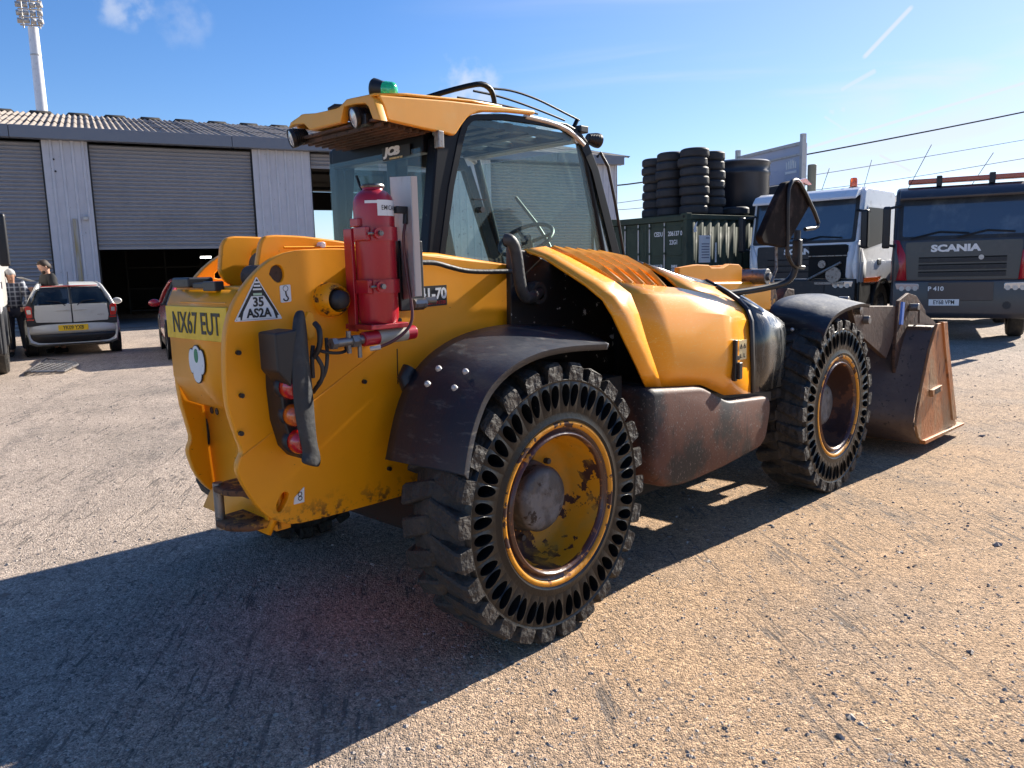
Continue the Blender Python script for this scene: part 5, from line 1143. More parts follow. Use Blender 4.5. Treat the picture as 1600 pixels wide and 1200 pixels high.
def hatchback(name, loc, rz, label, paint, W=1.68, Lg=3.95, H=1.43, rear=True, scale=1.0):
    c = empty(name, loc, rz, label, 'car'); c.scale = (scale,)*3
    w = W/2
    def sec(x, wf, zb, zt): ww = w*wf; return [(0, zb), (ww*.80, zb), (ww*.95, zb+.05), (ww, zb+.2), (ww*1.0, .62), (ww*.965, .80), (ww*.90, zt), (0, zt+.01)]
    st = [(0.03, .88, .30, .93), (.0, .93, .26, .945), (.10, .985, .22, .95), (.5, 1, .2, .955), (2.4, 1, .2, .95), (2.85, .99, .2, .93), (3.5, .97, .22, .86), (3.85, .90, .25, .76), (3.93, .80, .30, .66)]
    body = loft_body(st, sec).build('body', paint, c, smooth=45)
    for s in (-1, 1):                                     # dark arches and sills
        for x in (.62, 3.05): B().lathe([(.30, -.01), (.375, -.01), (.375, .012), (.30, .012)], axis='y', n=36, closed=True).build('wheel_arch', blk, c, smooth=40, loc=(x, s*(w-.004), .34))
        B().box((.9, s*(w-.03)-.02, .18), (2.75, s*(w-.03)+.03, .30)).build('sill', blk, c, bevel=.01)
    def gsec(x, wb, wr, zt): return [(0, .93), (w*wb, .93), (w*(wb*.45+wr*.55), .93+(zt-.93)*.6), (w*wr, zt-.03), (w*wr*.9, zt), (0, zt+.015)]
    gs = [(.07, .88, .80, .955), (.10, .885, .74, 1.10), (.20, .89, .63, H-.05), (.34, .90, .61, H-.02), (1.6, .91, .63, H), (2.1, .91, .63, H-.04), (2.75, .90, .80, 1.0), (2.85, .88, .84, .94)]
    gh = loft_body(gs, gsec).build('cabin_glass', dark_glass, c, smooth=50)
    B().box((.6, -w*.7, .5), (2.3, w*.7, .94)).build('interior', matt_dark, c)
    for x, y in ((.9, .35), (.9, -.35), (1.75, .38), (1.75, -.38)): B().box((x, y-.2, .9), (x+.1, y+.2, 1.18)).build('headrest_seat', blk, c, bevel=.04)
    rs = loft_body([(.12, .9, .64, H-.075), (.34, .9, .63, H-.006), (1.6, .91, .645, H+.014), (2.1, .91, .64, H-.03)], lambda x, wb, wr, zt: [(0, zt-.03), (w*wr, zt-.05), (w*wr*1.01, zt-.02), (w*wr*.9, zt+.006), (0, zt+.02)])
    rs.build('roof', paint, c, smooth=50)
    for s in (-1, 1):
        B().tube([(.07, s*w*.90, .95), (.12, s*w*.80, 1.16), (.20, s*w*.66, H-.06), (.4, s*w*.635, H-.03), (1.6, s*w*.645, H-.01), (2.1, s*w*.64, H-.05), (2.78, s*w*.84, .98)], .036, n=8).build('pillar', paint, c, smooth=60)
        B().tube([(1.42, s*w*.91, .95), (1.40, s*w*.64, H-.04)], .03, n=8).build('door_pillar', blk, c, smooth=60)
        mm = B().lathe([(0, -.04), (.05, -.035), (.075, -.01), (.078, .03), (.06, .06), (0, .07)], axis='x', n=20).build('mirror', paint if not rear else silver, c, smooth=60, loc=(2.35, s*(w+.12), 1.0)); mm.scale = (1, 1.35, .95)
        B().lathe([(0, -.041), (.06, -.040)], axis='x', n=20).build('mirror_glass', clear_lens, mm)
        B().box((2.32, min(s*(w-.08), s*(w+.06)), .95), (2.38, max(s*(w-.08), s*(w+.06)), .98)).build('mirror_stalk', blk, c)
    for x in (.62, 3.05):
        for s in (-1, 1): car_wheel(c, x, s*(w-.10))
    return c, w
q = [(-9.588,15.604),(-8.345,16.533)]
a_, b_ = Vector(q[0]), Vector(q[1]); mid = (a_+b_)/2; hd = (b_-a_).normalized(); rz = math.atan2(hd.x, -hd.y)     # heading is the axle direction turned left
rz = math.radians(120)
fwd = Vector((math.cos(rz), math.sin(rz)))
p0 = mid-fwd*.62
mini, w = hatchback('estate_car', (p0.x, p0.y, 0), rz, 'small silver estate car with twin rear doors and yellow rear plate', silver, scale=1.0)
bm_ = B().grid([[(x, y, z) for y in np.linspace(-w*.97, w*.97, 13)] for x, z in ((.02, .66), (.0, .64), (-.03, .62), (-.045, .52), (-.03, .46))])
for i, v in enumerate(bm_.v): bm_.v[i] = (v[0]+.10*(abs(v[1])/w)**4, v[1], v[2])
bm_.build('bumper', silver, mini, smooth=60, solid=.02)
lo_ = B().grid([[(x, y, z) for y in np.linspace(-w*.97, w*.97, 13)] for x, z in ((-.03, .46), (-.035, .40), (.0, .30), (.06, .24))])
for i, v in enumerate(lo_.v): lo_.v[i] = (v[0]+.10*(abs(v[1])/w)**4, v[1], v[2])
lo_.build('lower_bumper', blk, mini, smooth=60, solid=.02)
B().prism([(-w*.93, .62), (w*.93, .62), (w*.96, .95), (w*.80, 1.20), (w*.80, 1.02), (-w*.80, 1.02), (-w*.96, .95)], 'x', -.006, .05).build('tail_surround', blk, mini, bevel=.01)
for s in (-1, 1):
    dd = B().prism(fillet([(s*.012, .67), (s*w*.74, .69), (s*w*.765, .80), (s*w*.74, 1.02), (s*.012, 1.03)], .02), 'x', -.03, .0).build('rear_door', silver, mini, bevel=.006)
    B().box((-.05, min(s*.03, s*.25), .905), (-.03, max(s*.03, s*.25), .925)).build('door_handle', galv, dd, bevel=.004)
    B().prism(fillet([(s*w*.80, .78), (s*w*.92, .78), (s*w*.94, 1.0), (s*w*.86, 1.02), (s*w*.80, .98)], .02), 'x', -.022, .01).build('tail_light', red_lens, mini, bevel=.006)
    B().prism(fillet([(s*w*.82, .86), (s*w*.90, .86), (s*w*.91, .94), (s*w*.83, .94)], .01), 'x', -.026, -.02).build('reversing_lens', clear_lens, mini)
    B().prism([(s*w*.78, .735), (s*w*.92, .735), (s*w*.92, .762), (s*w*.78, .762)], 'x', -.02, .01).build('reflector', red_lens, mini)
    wn = B().add([(-.006, s*.03, 1.045), (-.006, s*w*.78, 1.045), (.10, s*w*.60, 1.36), (.10, s*.03, 1.36)], [(0, 1, 2, 3)]).build('rear_window', dark_glass, mini, solid=.008, smooth=0)
    B().tube([(-.03, s*.10, 1.0), (-.02, s*.2, 1.08), (-.005, s*.42, 1.10)], .010, n=6).build('wiper', blk, mini)
B().box((-.02, -.02, 1.03), (.09, .02, 1.05)).tube([(-.012, 0, 1.04), (.10, 0, 1.38)], .02, n=6).build('centre_pillar', blk, mini)
B().box((.06, -w*.58, 1.372), (.12, w*.58, 1.392)).build('brake_light_strip', red_lens, mini)
np_ = B().box((-.062, -.26, .51), (-.045, .26, .625)).build('number_plate', plate_y, mini, bevel=.003)
text('registration', 'YK09 YXB', .105, face_mtx((-.0635, 0, .567), (0, -1, 0), (0, 0, 1)), black_ink, np_, squash=.78, bold=.0015)
text('badge', '=O=', .05, face_mtx((-.032, -.50, .80), (0, -1, 0), (0, 0, 1)), steel, mini, squash=1.3)
B().cyl((-.02, -.42, .33), (.1, -.42, .33), .04, n=14).build('exhaust_tip', matt_dark, mini)
B().tube([(.62, 0, 1.45), (.52, 0, 1.66)], .006, n=6).build('aerial', blk, mini)
q = Vector([(-5.573,14.789)][0])
rc, w = hatchback('red_car', (q.x, q.y, 0), 0, 'dark red car half hidden behind the rear of the yellow telehandler', red_car, rear=False, scale=1.02, H=1.42)
hd = (Vector((0, 0))-q).normalized(); ra_ = math.atan2(hd.y, hd.x)+.10; rc.rotation_euler = (0, 0, ra_)
rc.location = (q.x-math.cos(ra_)*3.2, q.y-math.sin(ra_)*3.2, 0)
for s in (-1, 1):
    B().lathe([(0, .03), (.08, .02), (.11, -.02), (.11, -.06)], axis='x', n=24).build('headlight', clear_lens, rc, smooth=60, loc=(3.86, s*.60, .66))
B().box((3.88, -.35, .42), (3.97, .35, .58)).build('grille', blk, rc, bevel=.01)
B().box((3.965, -.26, .44), (3.98, .26, .55)).build('number_plate', plate_w, rc)

# ------------------------------------------------------------------ lorries
navy = M('dark_slate_lorry_paint', (.034, .032, .038), .35, coat=.3, layers=[(3, .5, .75, (.055, .052, .055), .5)])
dkred = M('crimson_panel_paint', (.40, .012, .02), .3, coat=.5)
lorry_blk = M('charcoal_lorry_plastic', (.018, .019, .022), .5, layers=[(5, .5, .7, (.05, .048, .045), .7)])
def lorry(name, loc, rz, label, paint, corner, H=2.86, reg=None, model=None, beacon=None, body=None, brand=None, trim=None, open_front=False, visor=None):
    T = empty(name, loc, rz, label, 'lorry'); trim = trim or paint
    w = 1.2
    pr = [(-2.1, .95), (-2.1, H-.10), (-2.0, H), (-.42, H), (-.26, H-.08), (-.05, 1.90), (.0, 1.78), (.0, 1.1), (-.03, .98)]
    cab_ = B().prism(pr, 'y', -w, w).build('cab_shell', paint, T, bevel=.07, seg=4)
    def face(z): 
        return -.05-.21*(z-1.90)/(H-.08-1.90) if z > 1.90 else (-.05*(z-1.78)/.12 if z > 1.78 else 0)
    def slab(name, y0, y1, z0, z1, mat, d0=.004, d1=.02, par=T, r=.05):
        pts = fillet([(y0, z0), (y1, z0), (y1, z1), (y0, z1)], r)
        b = B(); n = len(pts)
        b.add([(face(z)+d1, y, z) for y, z in pts]+[(face(z)-d0, y, z) for y, z in pts], [tuple(range(n)), tuple(range(2*n-1, n-1, -1))]+[(i, (i+1) % n, n+(i+1) % n, n+i) for i in range(n)])
        return b.build(name, mat, par, smooth=30)
    slab('screen_surround', -1.12, 1.12, 1.86, H-.16, lorry_blk, d1=.010)
    ws = slab('windscreen', -1.05, 1.05, 1.92, H-.24, dark_glass, d0=-.011, d1=.022)
    ws.data.materials[0] = lorry_glass
    B().tube([(.03, -.9, 1.89), (-.02, -.4, 2.0), (-.01, .1, 1.96)], .014, n=6).tube([(.03, -.1, 1.89), (-.02, .4, 2.0), (-.01, .85, 1.96)], .014, n=6).build('wipers', blk, T)
    B().prism([(-.30, H-.16), (-.12, H-.20), (.02, H-.26), (.03, H-.21), (-.10, H-.08), (-.30, H-.03)], 'y', -1.12, 1.12).build('sun_visor', visor or trim, T, bevel=.015)
    gr_ = slab('grille_panel', -.98, .98, 1.13, 1.82, trim, d1=.018)
    for z in (1.18, 1.31, 1.44):
        slab('grille_slat', -.74, .74, z, z+.07, lorry_blk, d0=-.018, d1=.036, par=gr_, r=.01)
        slab('grille_slot', -.74, .74, z+.075, z+.10, matt_dark, d0=-.0185, d1=.021, par=gr_, r=.005)
    for s in (-1, 1):
        y0, y1 = (.93, 1.19) if s > 0 else (-1.19, -.93)
        B().add([(.03, s*.94, 1.12), (.0, s*1.12, 1.12), (-.35, s*1.235, 1.12), (-.35, s*1.235, 1.45), (-.06, s*1.20, 1.88), (.02, s*1.10, 1.86), (.035, s*.98, 1.6), (.06, s*1.04, 1.36), (.05, s*1.02, 1.16)],
                [(0, 1, 8), (1, 2, 3, 7), (8, 1, 7), (7, 3, 4), (7, 4, 5), (7, 5, 6), (0, 8, 7, 6)]).build('corner_deflector', corner, T, solid=.02, smooth=60)
        hl = B().prism(fillet([(s*.70, .86), (s*1.10, .88), (s*1.14, 1.07), (s*.72, 1.06)], .03), 'x', -.02, .055).build('headlight', clear_lens, T, bevel=.01)
        for k in range(3): B().cyl((.05, s*(.78+.12*k), .97), (.062, s*(.78+.12*k), .97), .045, n=14).build('lamp_bowl', galv, hl)
        B().prism([(s*1.12, .89), (s*1.155, .90), (s*1.165, 1.04), (s*1.13, 1.04)], 'x', -.06, .03).build('indicator', orange_lens, T)
        # side door, window, handle and step
        yy = s*(w+.004)
        B().prism(fillet([(-1.45, 1.16), (-.10, 1.02), (-.14, 1.80), (-.42, 2.60), (-1.45, 2.60), (-1.45, 1.2)], .06), 'y', min(yy, yy+s*.012), max(yy, yy+s*.012)).build('door', paint, T)
        B().prism(fillet([(-1.32, 1.84), (-.26, 1.70), (-.42, 2.56), (-1.36, 2.56)], .05), 'y', min(yy+s*.013, yy+s*.018), max(yy+s*.013, yy+s*.018)).build('door_window', side_glass, T)
        B().box((-1.25, min(yy+s*.013, yy+s*.03), 1.38), (-1.05, max(yy+s*.013, yy+s*.03), 1.50)).build('door_handle', blk, T, bevel=.01)
        m_ = B().prism(fillet([(-.02, 1.72), (.12, 1.72), (.14, 2.48), (-.0, 2.50)], .05), 'y', min(s*1.27, s*1.41), max(s*1.27, s*1.41)).build('mirror', blk, T, bevel=.04, seg=3)
        B().tube([(-.12, s*1.1, 2.5), (.02, s*1.4, 2.44)], .025, n=8).tube([(-.1, s*1.15, 1.75), (.02, s*1.4, 1.8)], .025, n=8).build('mirror_arm', blk, m_)
        for x in (-1.38, -5.2, -6.5) if body else (-1.38,):
            t = B().lathe([(.28, -.15), (.46, -.15), (.50, -.11), (.50, .11), (.46, .15), (.28, .15)], axis='y', n=40, closed=True).build('wheel', tyre_m, T, smooth=40, loc=(x, s*1.05, .50))
            B().lathe([(0, s*.04), (.10, s*.06), (.12, s*.03), (.24, s*.02), (.28, s*.13)], axis='y', n=30).build('rim', steel, t, smooth=40)
        ar = [(-1.38+.58*math.cos(a), .50+.58*math.sin(a)) for a in [PI*k/14 for k in range(15)]]
        B().grid([[(x, s*.88, z), (x, s*1.24, z), (x*.99-.014, s*1.245, z-.05)] for x, z in ar]).build('wheel_arch', lorry_blk, T, smooth=60, solid=.03)
        B().box((-.72, min(s*.95, s*1.22), .40), (-.06, max(s*.95, s*1.22), 1.05)).build('step', lorry_blk, T, bevel=.03)
    bp = B().prism(fillet([(-.4, .42), (.03, .42), (.07, .50), (.05, 1.11), (-.4, 1.11)], .03), 'y', -1.18, 1.18).build('bumper', trim if not open_front else lorry_blk, T, bevel=.02)
    B().box((.06, -.55, .74), (.075, .55, 1.08)).build('bumper_panel', trim, bp, bevel=.01)
    for s in (-1, 1): B().cyl((.05, s*.78, .66), (.078, s*.78, .66), .07, n=18).build('fog_lamp', lorry_blk, bp)
    B().box((-2.6, -.45, .45), (-.3, .45, 1.0)).box((-7.4, -.4, .65), (-2.5, .4, 1.0)).build('chassis', matt_dark, T)
    if brand: text('maker_name', brand, .165, face_mtx((.021, -.12 if not open_front else .05, 1.69), (0, 1, 0), (0, 0, 1)), white_st, T, squash=1.42, bold=.009)
    if model: text('model_number', model, .11, face_mtx((.078, -.42, .96), (0, 1, 0), (0, 0, 1)), white_st, T, squash=1.1, bold=.003)
    if reg:
        r_ = B().box((.070, -.26, .405), (.086, .26, .52)).build('number_plate', plate_w, T)
        r_.location = (0, -.27, .25)
        text('registration', reg, .108, face_mtx((.0875, 0, .4625), (0, 1, 0), (0, 0, 1)), black_ink, r_, squash=.80, bold=.0012)
    if body:
        bd = B().box((-8.0, -1.2, 1.05), (-2.45, 1.2, body[0])).build('body', body[1], T, bevel=.03)
        for k in range(8): B().box((-7.9+.72*k, -1.24, 1.1), (-7.82+.72*k, -1.2, body[0]-.05)).build('body_rib', body[1], bd)
    return T
side_glass = M('lorry_side_glass', (.012, .014, .018), .35, spec=.12)
lorry_glass = M('lorry_windscreen_glass', (.045, .06, .085), .10, coat=1.0, spec=.8, layers=[(2, .45, .75, (.11, .13, .15), .25)])  # blue-grey colour lightened to stand for sky reflected in the screen
def lorry_at(cx, cy, rz): return (cx, cy, 0), rz
DL = lorry('slate_lorry', (8.05, 14.05, 0), math.radians(-118), 'dark slate lorry with red corner panels and an amber roof light bar', navy, dkred, reg='EY68 VPM', model='P 410', brand='SCANIA', body=(1.5, navy), H=2.84)  # unseen load body kept low so sun reaches the white lorry's door
DL.scale = (.92, .92, .98)
LB = B().box((-.62, -1.0, 2.90), (-.40, 1.0, 2.99)).build('light_bar', M('amber_red_lightbar', (.45, .07, .02), .3, coat=.5), DL, bevel=.02)
for y in (-.45, .45): B().box((-.64, y-.05, 2.84), (-.38, y+.05, 3.03)).build('light_bar_foot', blk, LB, bevel=.01)
B().cyl((.022, .32, 1.52), (.045, .32, 1.52), .045, n=20).build('badge', galv, DL)
for y, l_, x in ((-1.0, .75, -.4), (.1, .6, -1.2)): B().tube([(x, y, 2.82), (x, y+.38, 2.85+l_)], .006, n=6).build('aerial', blk, DL)
WL = lorry('white_lorry', (6.25, 16.95, 0), math.radians(-134), 'white lorry with an orange roof beacon and its front grille open', white_p, white_p, trim=lorry_blk, brand='SCANIA', H=2.98, body=(2.9, galv), open_front=True, visor=white_p)  # unseen load body made tall to shade the container side
bc = B().lathe([(.09, 0), (.09, .05), (.075, .06), (.075, .2), (.06, .24), (0, .25)], n=24).build('beacon', orange_lens, WL, smooth=50, loc=(-.9, .72, 2.98))
B().lathe([(.1, 0), (.1, .05), (0, .05)], n=24).build('beacon_base', blk, bc)
B().cyl((-2.2, -.75, 1.2), (-2.2, -.75, 3.75), .10, n=16).build('exhaust_stack', M('sooty_stack', (.18, .17, .12), .7), WL, bevel=.02)
B().box((-.5, .2, 1.12), (.05, 1.0, 1.80)).build('engine_opening', matt_dark, WL)
eo = B().box((.05, .35, 1.0), (.09, .95, 1.05)).cyl((.06, .75, 1.2), (.12, .75, 1.2), .16, n=20).cyl((.05, .5, 1.42), (.10, .5, 1.42), .08, n=16).tube([(.08, .2, 1.1), (.1, .5, 1.25), (.1, .9, 1.45)], .03, n=8).box((.04, .2, 1.58), (.08, 1.0, 1.6))
eo.build('radiator_parts', steel, WL, smooth=40)
B().box((-1.25, 1.216, 1.02), (-.30, 1.23, 1.12)).build('orange_stripe', orange_lens, WL)
for y, l_, x in ((.2, .45, -.5), (.85, .6, -1.1)): B().tube([(x, y, 2.98), (x, y+.15, 2.98+l_)], .006, n=6).build('aerial', blk, WL)
LL = lorry('tipper_lorry', (-8.60, 11.05, 0), math.radians(-59), 'white lorry cut off by the left edge, with only its mirror and corner in view', white_p, white_p, trim=lorry_blk, body=(2.4, galv), H=2.95)

# ------------------------------------------------------------------ people
skin_m = M('skin', (.50, .27, .18), .55); hair_b = M('dark_brown_hair', (.03, .018, .012), .7); hair_g = M('grey_hair', (.35, .34, .33), .7)
tee = M('black_tshirt', (.012, .012, .014), .85); jeans = M('dark_jeans', (.025, .028, .045), .85)
def plaid():
    m = bpy.data.materials.new('plaid_shirt'); m.use_nodes = True; t = m.node_tree; b = t.nodes['Principled BSDF']; b.inputs['Roughness'].default_value = .9
    co = t.nodes.new('ShaderNodeTexCoord').outputs['Object']; c = (.045, .05, .075)
    for ax in (1, 2):
        sp = t.nodes.new('ShaderNodeSeparateXYZ'); t.links.new(co, sp.inputs[0])
        v = math_n(t, 'FRACT', math_n(t, 'MULTIPLY', sp.outputs[ax], 11.0)); f = smooth_n(t, math_n(t, 'ABSOLUTE', math_n(t, 'SUBTRACT', v, .5)), .18, .12)
        c = mix_n(t, math_n(t, 'MULTIPLY', f, .6), c, (.42, .44, .48))
    t.links.new(c, b.inputs['Base Color']); return m
def skin_mesh(name, pts, edges, rad, mat, parent, sub=2):
    me = bpy.data.meshes.new(name); me.from_pydata(pts, edges, []); me.materials.append(mat)
    o = bpy.data.objects.new(name, me); COL.objects.link(o); o.parent = parent
    md = o.modifiers.new('skin', 'SKIN'); sv = me.skin_vertices[0] if me.skin_vertices else None
    if sv is None:
        bpy.context.view_layer.objects.active = o; bpy.ops.mesh.customdata_skin_add(); sv = me.skin_vertices[0]
    for i, r in enumerate(rad): sv.data[i].radius = r if isinstance(r, tuple) else (r, r)
    sv.data[0].use_root = True; md.use_smooth_shade = True
    s = o.modifiers.new('sub', 'SUBSURF'); s.levels = sub; s.render_levels = sub
    dg = bpy.context.evaluated_depsgraph_get(); m2 = bpy.data.meshes.new_from_object(o.evaluated_get(dg))
    o.modifiers.clear(); o.data = m2; m2.name = name
    return o
def person(loc, rz, label, shirt, hair, bend=.0, reach=(.35, 1.08), sc=1.0, beard=False):
    P = empty('person', loc, rz, label, 'person'); P.scale = (sc,)*3
    b = bend
    J = {'pel': (0, 0, .96), 'wai': (.02*b, 0, 1.10), 'che': (.14*b, 0, 1.32), 'nec': (.24*b, 0, 1.50), 'hd0': (.27*b+.01, 0, 1.58), 'hd1': (.34*b+.02, 0, 1.70),
         'sl': (.20*b, .18, 1.45), 'el': (.16*b+.06, .27, 1.18), 'wl': (reach[0], .16, reach[1]), 'sr': (.20*b, -.18, 1.45), 'er': (.16*b+.04, -.28, 1.18), 'wr': (reach[0]+.02, -.10, reach[1]+.02),
         'hl': (0, .10, .92), 'kl': (.03, .12, .50), 'al': (-.02, .13, .08), 'tl': (.14, .14, .04), 'hr': (0, -.10, .92), 'kr': (.04, -.12, .50), 'ar': (0, -.13, .08), 'tr': (.16, -.14, .04)}
    K = list(J); R = dict(pel=.13, wai=.12, che=.12, nec=.055, hd0=.075, hd1=.085, sl=.045, el=.038, wl=.028, sr=.045, er=.038, wr=.028, hl=.09, kl=.06, al=.04, tl=.035, hr=.09, kr=.06, ar=.04, tr=.035)
    E_ = [('pel', 'wai'), ('wai', 'che'), ('che', 'nec'), ('nec', 'hd0'), ('hd0', 'hd1'), ('che', 'sl'), ('sl', 'el'), ('el', 'wl'), ('che', 'sr'), ('sr', 'er'), ('er', 'wr'), ('pel', 'hl'), ('hl', 'kl'), ('kl', 'al'), ('al', 'tl'), ('pel', 'hr'), ('hr', 'kr'), ('kr', 'ar'), ('ar', 'tr')]
    pts = [J[k] for k in K]; ed = [(K.index(a), K.index(c)) for a, c in E_]; rad = [R[k] for k in K]
    for s, wk in ((1, 'wl'), (-1, 'wr')):                 # palm, four fingers and thumb
        wv = Vector(J[wk]); pv = wv+Vector((.06, -.01*s, .01)); pts.append(tuple(pv)); rad.append(.026); ed.append((K.index(wk), len(pts)-1)); pi_ = len(pts)-1
    body = skin_mesh('body', pts, ed, rad, skin_m, P)
    for s, wk in ((1, 'wl'), (-1, 'wr')):
        wv = Vector(J[wk])+Vector((.06, -.01*s, .01))
        for f in range(4):
            o_ = (f-1.5)*.019; l_ = (.055, .065, .062, .048)[f]
            B().tube([wv+Vector((.01, 0, o_)), wv+Vector((.01+l_*.6, -.012*s, o_)), wv+Vector((.01+l_, -.03*s, o_-.004))], [.010, .009, .007], n=6).build('finger', skin_m, body, smooth=60)
        B().tube([wv+Vector((-.02, 0, .025)), wv+Vector((.02, -.03*s, .045))], [.011, .008], n=6).build('thumb', skin_m, body, smooth=60)
    hc = Vector(J['hd0']).lerp(Vector(J['hd1']), .55)
    hb_ = B().lathe([(0, -.125), (.035, -.12), (.058, -.09), (.072, -.04), (.078, .02), (.074, .07), (.05, .105), (0, .118)], n=24); hb_.v = [(v[0]*1.18+.01, v[1], v[2]) for v in hb_.v]
    hd_ = hb_.build('head', skin_m, P, smooth=180, loc=tuple(hc), rot=(0, .30+.4*b, 0))
    B().lathe([(0, -.02), (.012, -.015), (.008, .015), (0, .02)], n=10).build('nose', skin_m, hd_, smooth=180, loc=(.100, 0, -.015))
    for s in (-1, 1):
        B().lathe([(0, -.03), (.014, -.02), (.018, .01), (0, .03)], n=10).build('ear', skin_m, hd_, smooth=180, loc=(.0, s*.078, 0))
        B().lathe([(0, -.006), (.008, 0), (0, .006)], n=8).build('eye', black_ink, hd_, loc=(.088, s*.030, .020))
    B().box((.088, -.022, -.068), (.094, .022, -.062)).build('mouth', M('lips', (.35, .12, .1), .5) if 'lips' not in MATS else MATS['lips'], hd_, bevel=.002)
    hr_ = B().lathe([(.082, -.02), (.086, .03), (.080, .08), (.055, .118), (0, .130)], n=24); hr_.v = [(v[0]*1.16-.004-(.0 if v[2] > .06 else .014), v[1]*1.03, v[2]+(-.04 if v[0] < -.02 and v[2] < .05 else (.045 if v[0] > .04 and v[2] < .05 else 0))) for v in hr_.v]
    hr_.build('hair', hair, hd_, smooth=180, solid=.01)
    if beard:
        br = B().lathe([(0, -.055), (.035, -.04), (.052, -.01), (.045, .03), (0, .035)], n=20); br.v = [(v[0]*.8+.052, v[1]*1.15, v[2]-.078) for v in br.v]; br.build('beard', hair, hd_, smooth=180)
    g = .012
    sk = ['pel', 'wai', 'che', 'nec', 'sl', 'el', 'sr', 'er']; mid = lambda a, c, t: tuple(Vector(J[a]).lerp(Vector(J[c]), t))
    long_ = shirt.name == 'plaid_shirt'
    sp = [J['pel'], J['wai'], J['che'], mid('che', 'nec', .80), J['sl'], mid('sl', 'el', .7), J['sr'], mid('sr', 'er', .7)]
    sr_ = [.155, .155, .175, .10, .095, .078, .095, .078]; se = [(0, 1), (1, 2), (2, 3), (2, 4), (4, 5), (2, 6), (6, 7)]
    if long_: sp += [J['el'], mid('el', 'wl', .85), J['er'], mid('er', 'wr', .85)]; sr_ += [.058, .042, .058, .042]; se += [(5, 8), (8, 9), (7, 10), (10, 11)]
    skin_mesh('shirt', sp, se, sr_, shirt, P)
    skin_mesh('trousers', [(0, 0, .98), J['hl'], J['kl'], mid('kl', 'al', .9), J['hr'], J['kr'], mid('kr', 'ar', .9)], [(0, 1), (1, 2), (2, 3), (0, 4), (4, 5), (5, 6)], [.15, .115, .085, .066, .115, .085, .066], jeans, P)
    for s, a, t_ in ((1, 'al', 'tl'), (-1, 'ar', 'tr')):
        B().tube([tuple(Vector(J[a])+Vector((-.06, 0, -.03))), tuple(Vector(J[a])+Vector((0, 0, -.02))), tuple(Vector(J[t_])+Vector((.02, 0, -.0)))], [.045, .052, .036], n=12).build('shoe', blk, P, smooth=60)
    return P
PLD = plaid()
q = [(-9.574,16.3,1.944),(-10.097,16.3,1.853)]
pm = person((q[0][0]+.16, q[0][1], 0), math.radians(-128), 'bearded man in a black T-shirt holding a sheet of paper', tee, hair_b, bend=.35, reach=(.36, 1.22), sc=q[0][2]/1.80, beard=True)
B().box((.36, -.14, 0), (.60, .10, .004)).build('sheet', white_st, pm, loc=(0, 0, 1.25), rot=(0, -.35, 0)).name = 'paper_sheet'
pg = person((q[1][0]+.15, q[1][1]-.5, 0), math.radians(-60), 'grey haired man in a blue and white checked shirt, leaning forward', PLD, hair_g, bend=.8, reach=(.42, .95), sc=.98)

# ------------------------------------------------------------------ metal grating lying on the ground, overhead cables
q = [(-7.83,12.519),(-8.615,14.424),(-7.817,13.962),(-7.43,13.337),(-7.283,12.647),(-7.708,12.42)]
gx0 = sum(p[0] for p in q)/6; gy0 = sum(p[1] for p in q)/6
MG = empty('metal_grating', (gx0, gy0, .0), .25, 'bent grey metal grating lying flat on the gravel behind the silver car', 'scrap metal')
fr_ = B()
cs = [(p[0]-gx0, p[1]-gy0) for p in q]
c_, s_ = math.cos(-.25), math.sin(-.25); cs = [(c_*x-s_*y, s_*x+c_*y) for x, y in cs]
fr_.tube([(x, y, .03+.03*(i % 2)) for i, (x, y) in enumerate(cs)]+[(cs[0][0], cs[0][1], .03)], .02, n=8)
fr_.build('grating_frame', steel, MG)
xa, xb = min(p[0] for p in cs), max(p[0] for p in cs); ya, yb = min(p[1] for p in cs), max(p[1] for p in cs)
def inside(x, y):
    r = False
    for i in range(len(cs)):
        (x1, y1), (x2, y2) = cs[i-1], cs[i]
        if (y1 > y) != (y2 > y) and x < (x2-x1)*(y-y1)/(y2-y1)+x1: r = not r
    return r
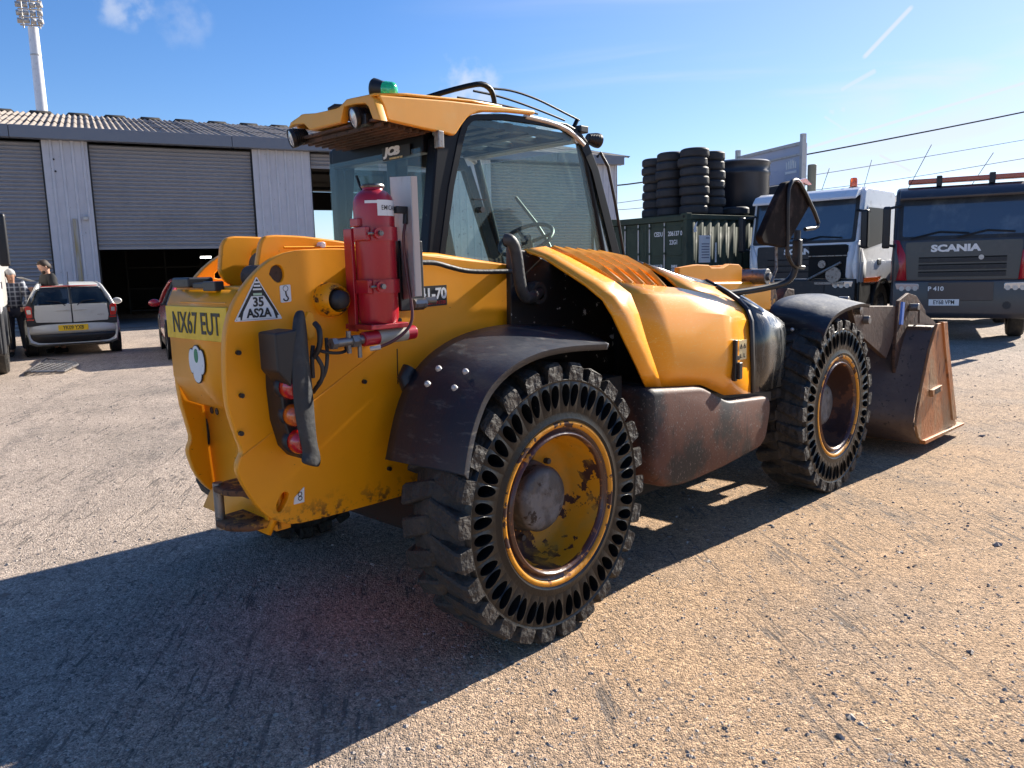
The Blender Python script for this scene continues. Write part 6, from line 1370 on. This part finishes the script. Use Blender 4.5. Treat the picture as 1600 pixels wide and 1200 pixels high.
def bars(horiz):
    b = B(); k = (ya if horiz else xa)+.04
    while k < (yb if horiz else xb):
        run = []; t = (xa if horiz else ya)
        while t < (xb if horiz else yb):
            p = (t, k) if horiz else (k, t)
            if inside(*p): run.append(p)
            t += .02
        if len(run) > 2: b.tube([(run[0][0], run[0][1], .045), (run[-1][0], run[-1][1], .05)], .012, n=6)
        k += .11
    return b
bars(True).build('long_bars', steel, MG); bars(False).build('cross_bars', steel, MG)
for pts, nm, r in (([(4.398,40,5.375),(6.951,40,5.559),(14.417,40,6.61),(25.566,40,8.443),(34.843,40,10.203)], 'thick dark overhead cable, topmost of the three over the lorries', .035),
                   ([(6.583,60,5.953),(10.426,60,6.372),(22.146,60,7.667),(38.488,60,9.943),(52.53,60,12.063)], 'thin overhead cable, the middle one of the three over the lorries', .022),
                   ([(6.58,60,5.576),(10.426,60,5.715),(27.672,60,7.063),(38.579,60,8.649),(52.7,60,10.462)], 'thin overhead cable, the lowest of the three, just above the lorries', .022)):
    B_ = B().tube([tuple(p) for p in pts], r, n=6, smooth=2).build('overhead_cable', blk if r > .03 else MATS['grey_print'], None, smooth=60)
    tag(B_, nm, 'cable', 'overhead cables')
# distant tree line and hedge beyond the yard, seen low between the vehicles
leaf = M('hedge_foliage', (.055, .085, .03), .8, var=.4)
rs = np.random.RandomState(3); V = []; Fc = []
for k in range(14000):
    x = rs.uniform(-70, 90); y = 75+rs.uniform(-2, 2); hgt = 3.2+1.6*noise.noise((x*.09, 2, 5))+.8*noise.noise((x*.4, 7, 5))
    z = rs.uniform(0, 1)**.6*hgt; r = .22+.25*rs.rand(); o = len(V)
    a = rs.randn(3); a /= np.linalg.norm(a); b = np.cross(a, rs.randn(3)); b /= np.linalg.norm(b)
    for sx, sy in ((-1, -.6), (1, -.6), (1, .6), (-1, .6)): V.append((x+r*(a[0]*sx+b[0]*sy), y+r*(a[1]*sx+b[1]*sy), max(.02, z+r*(a[2]*sx+b[2]*sy))))
    Fc.append((o, o+1, o+2, o+3))
me = bpy.data.meshes.new('far_hedge'); me.from_pydata(V, [], Fc); me.materials.append(leaf)
hg = bpy.data.objects.new('far_hedge', me); COL.objects.link(hg); hg['kind'] = 'stuff'; hg['label'] = 'low band of green hedge far beyond the yard'; hg['category'] = 'hedge'
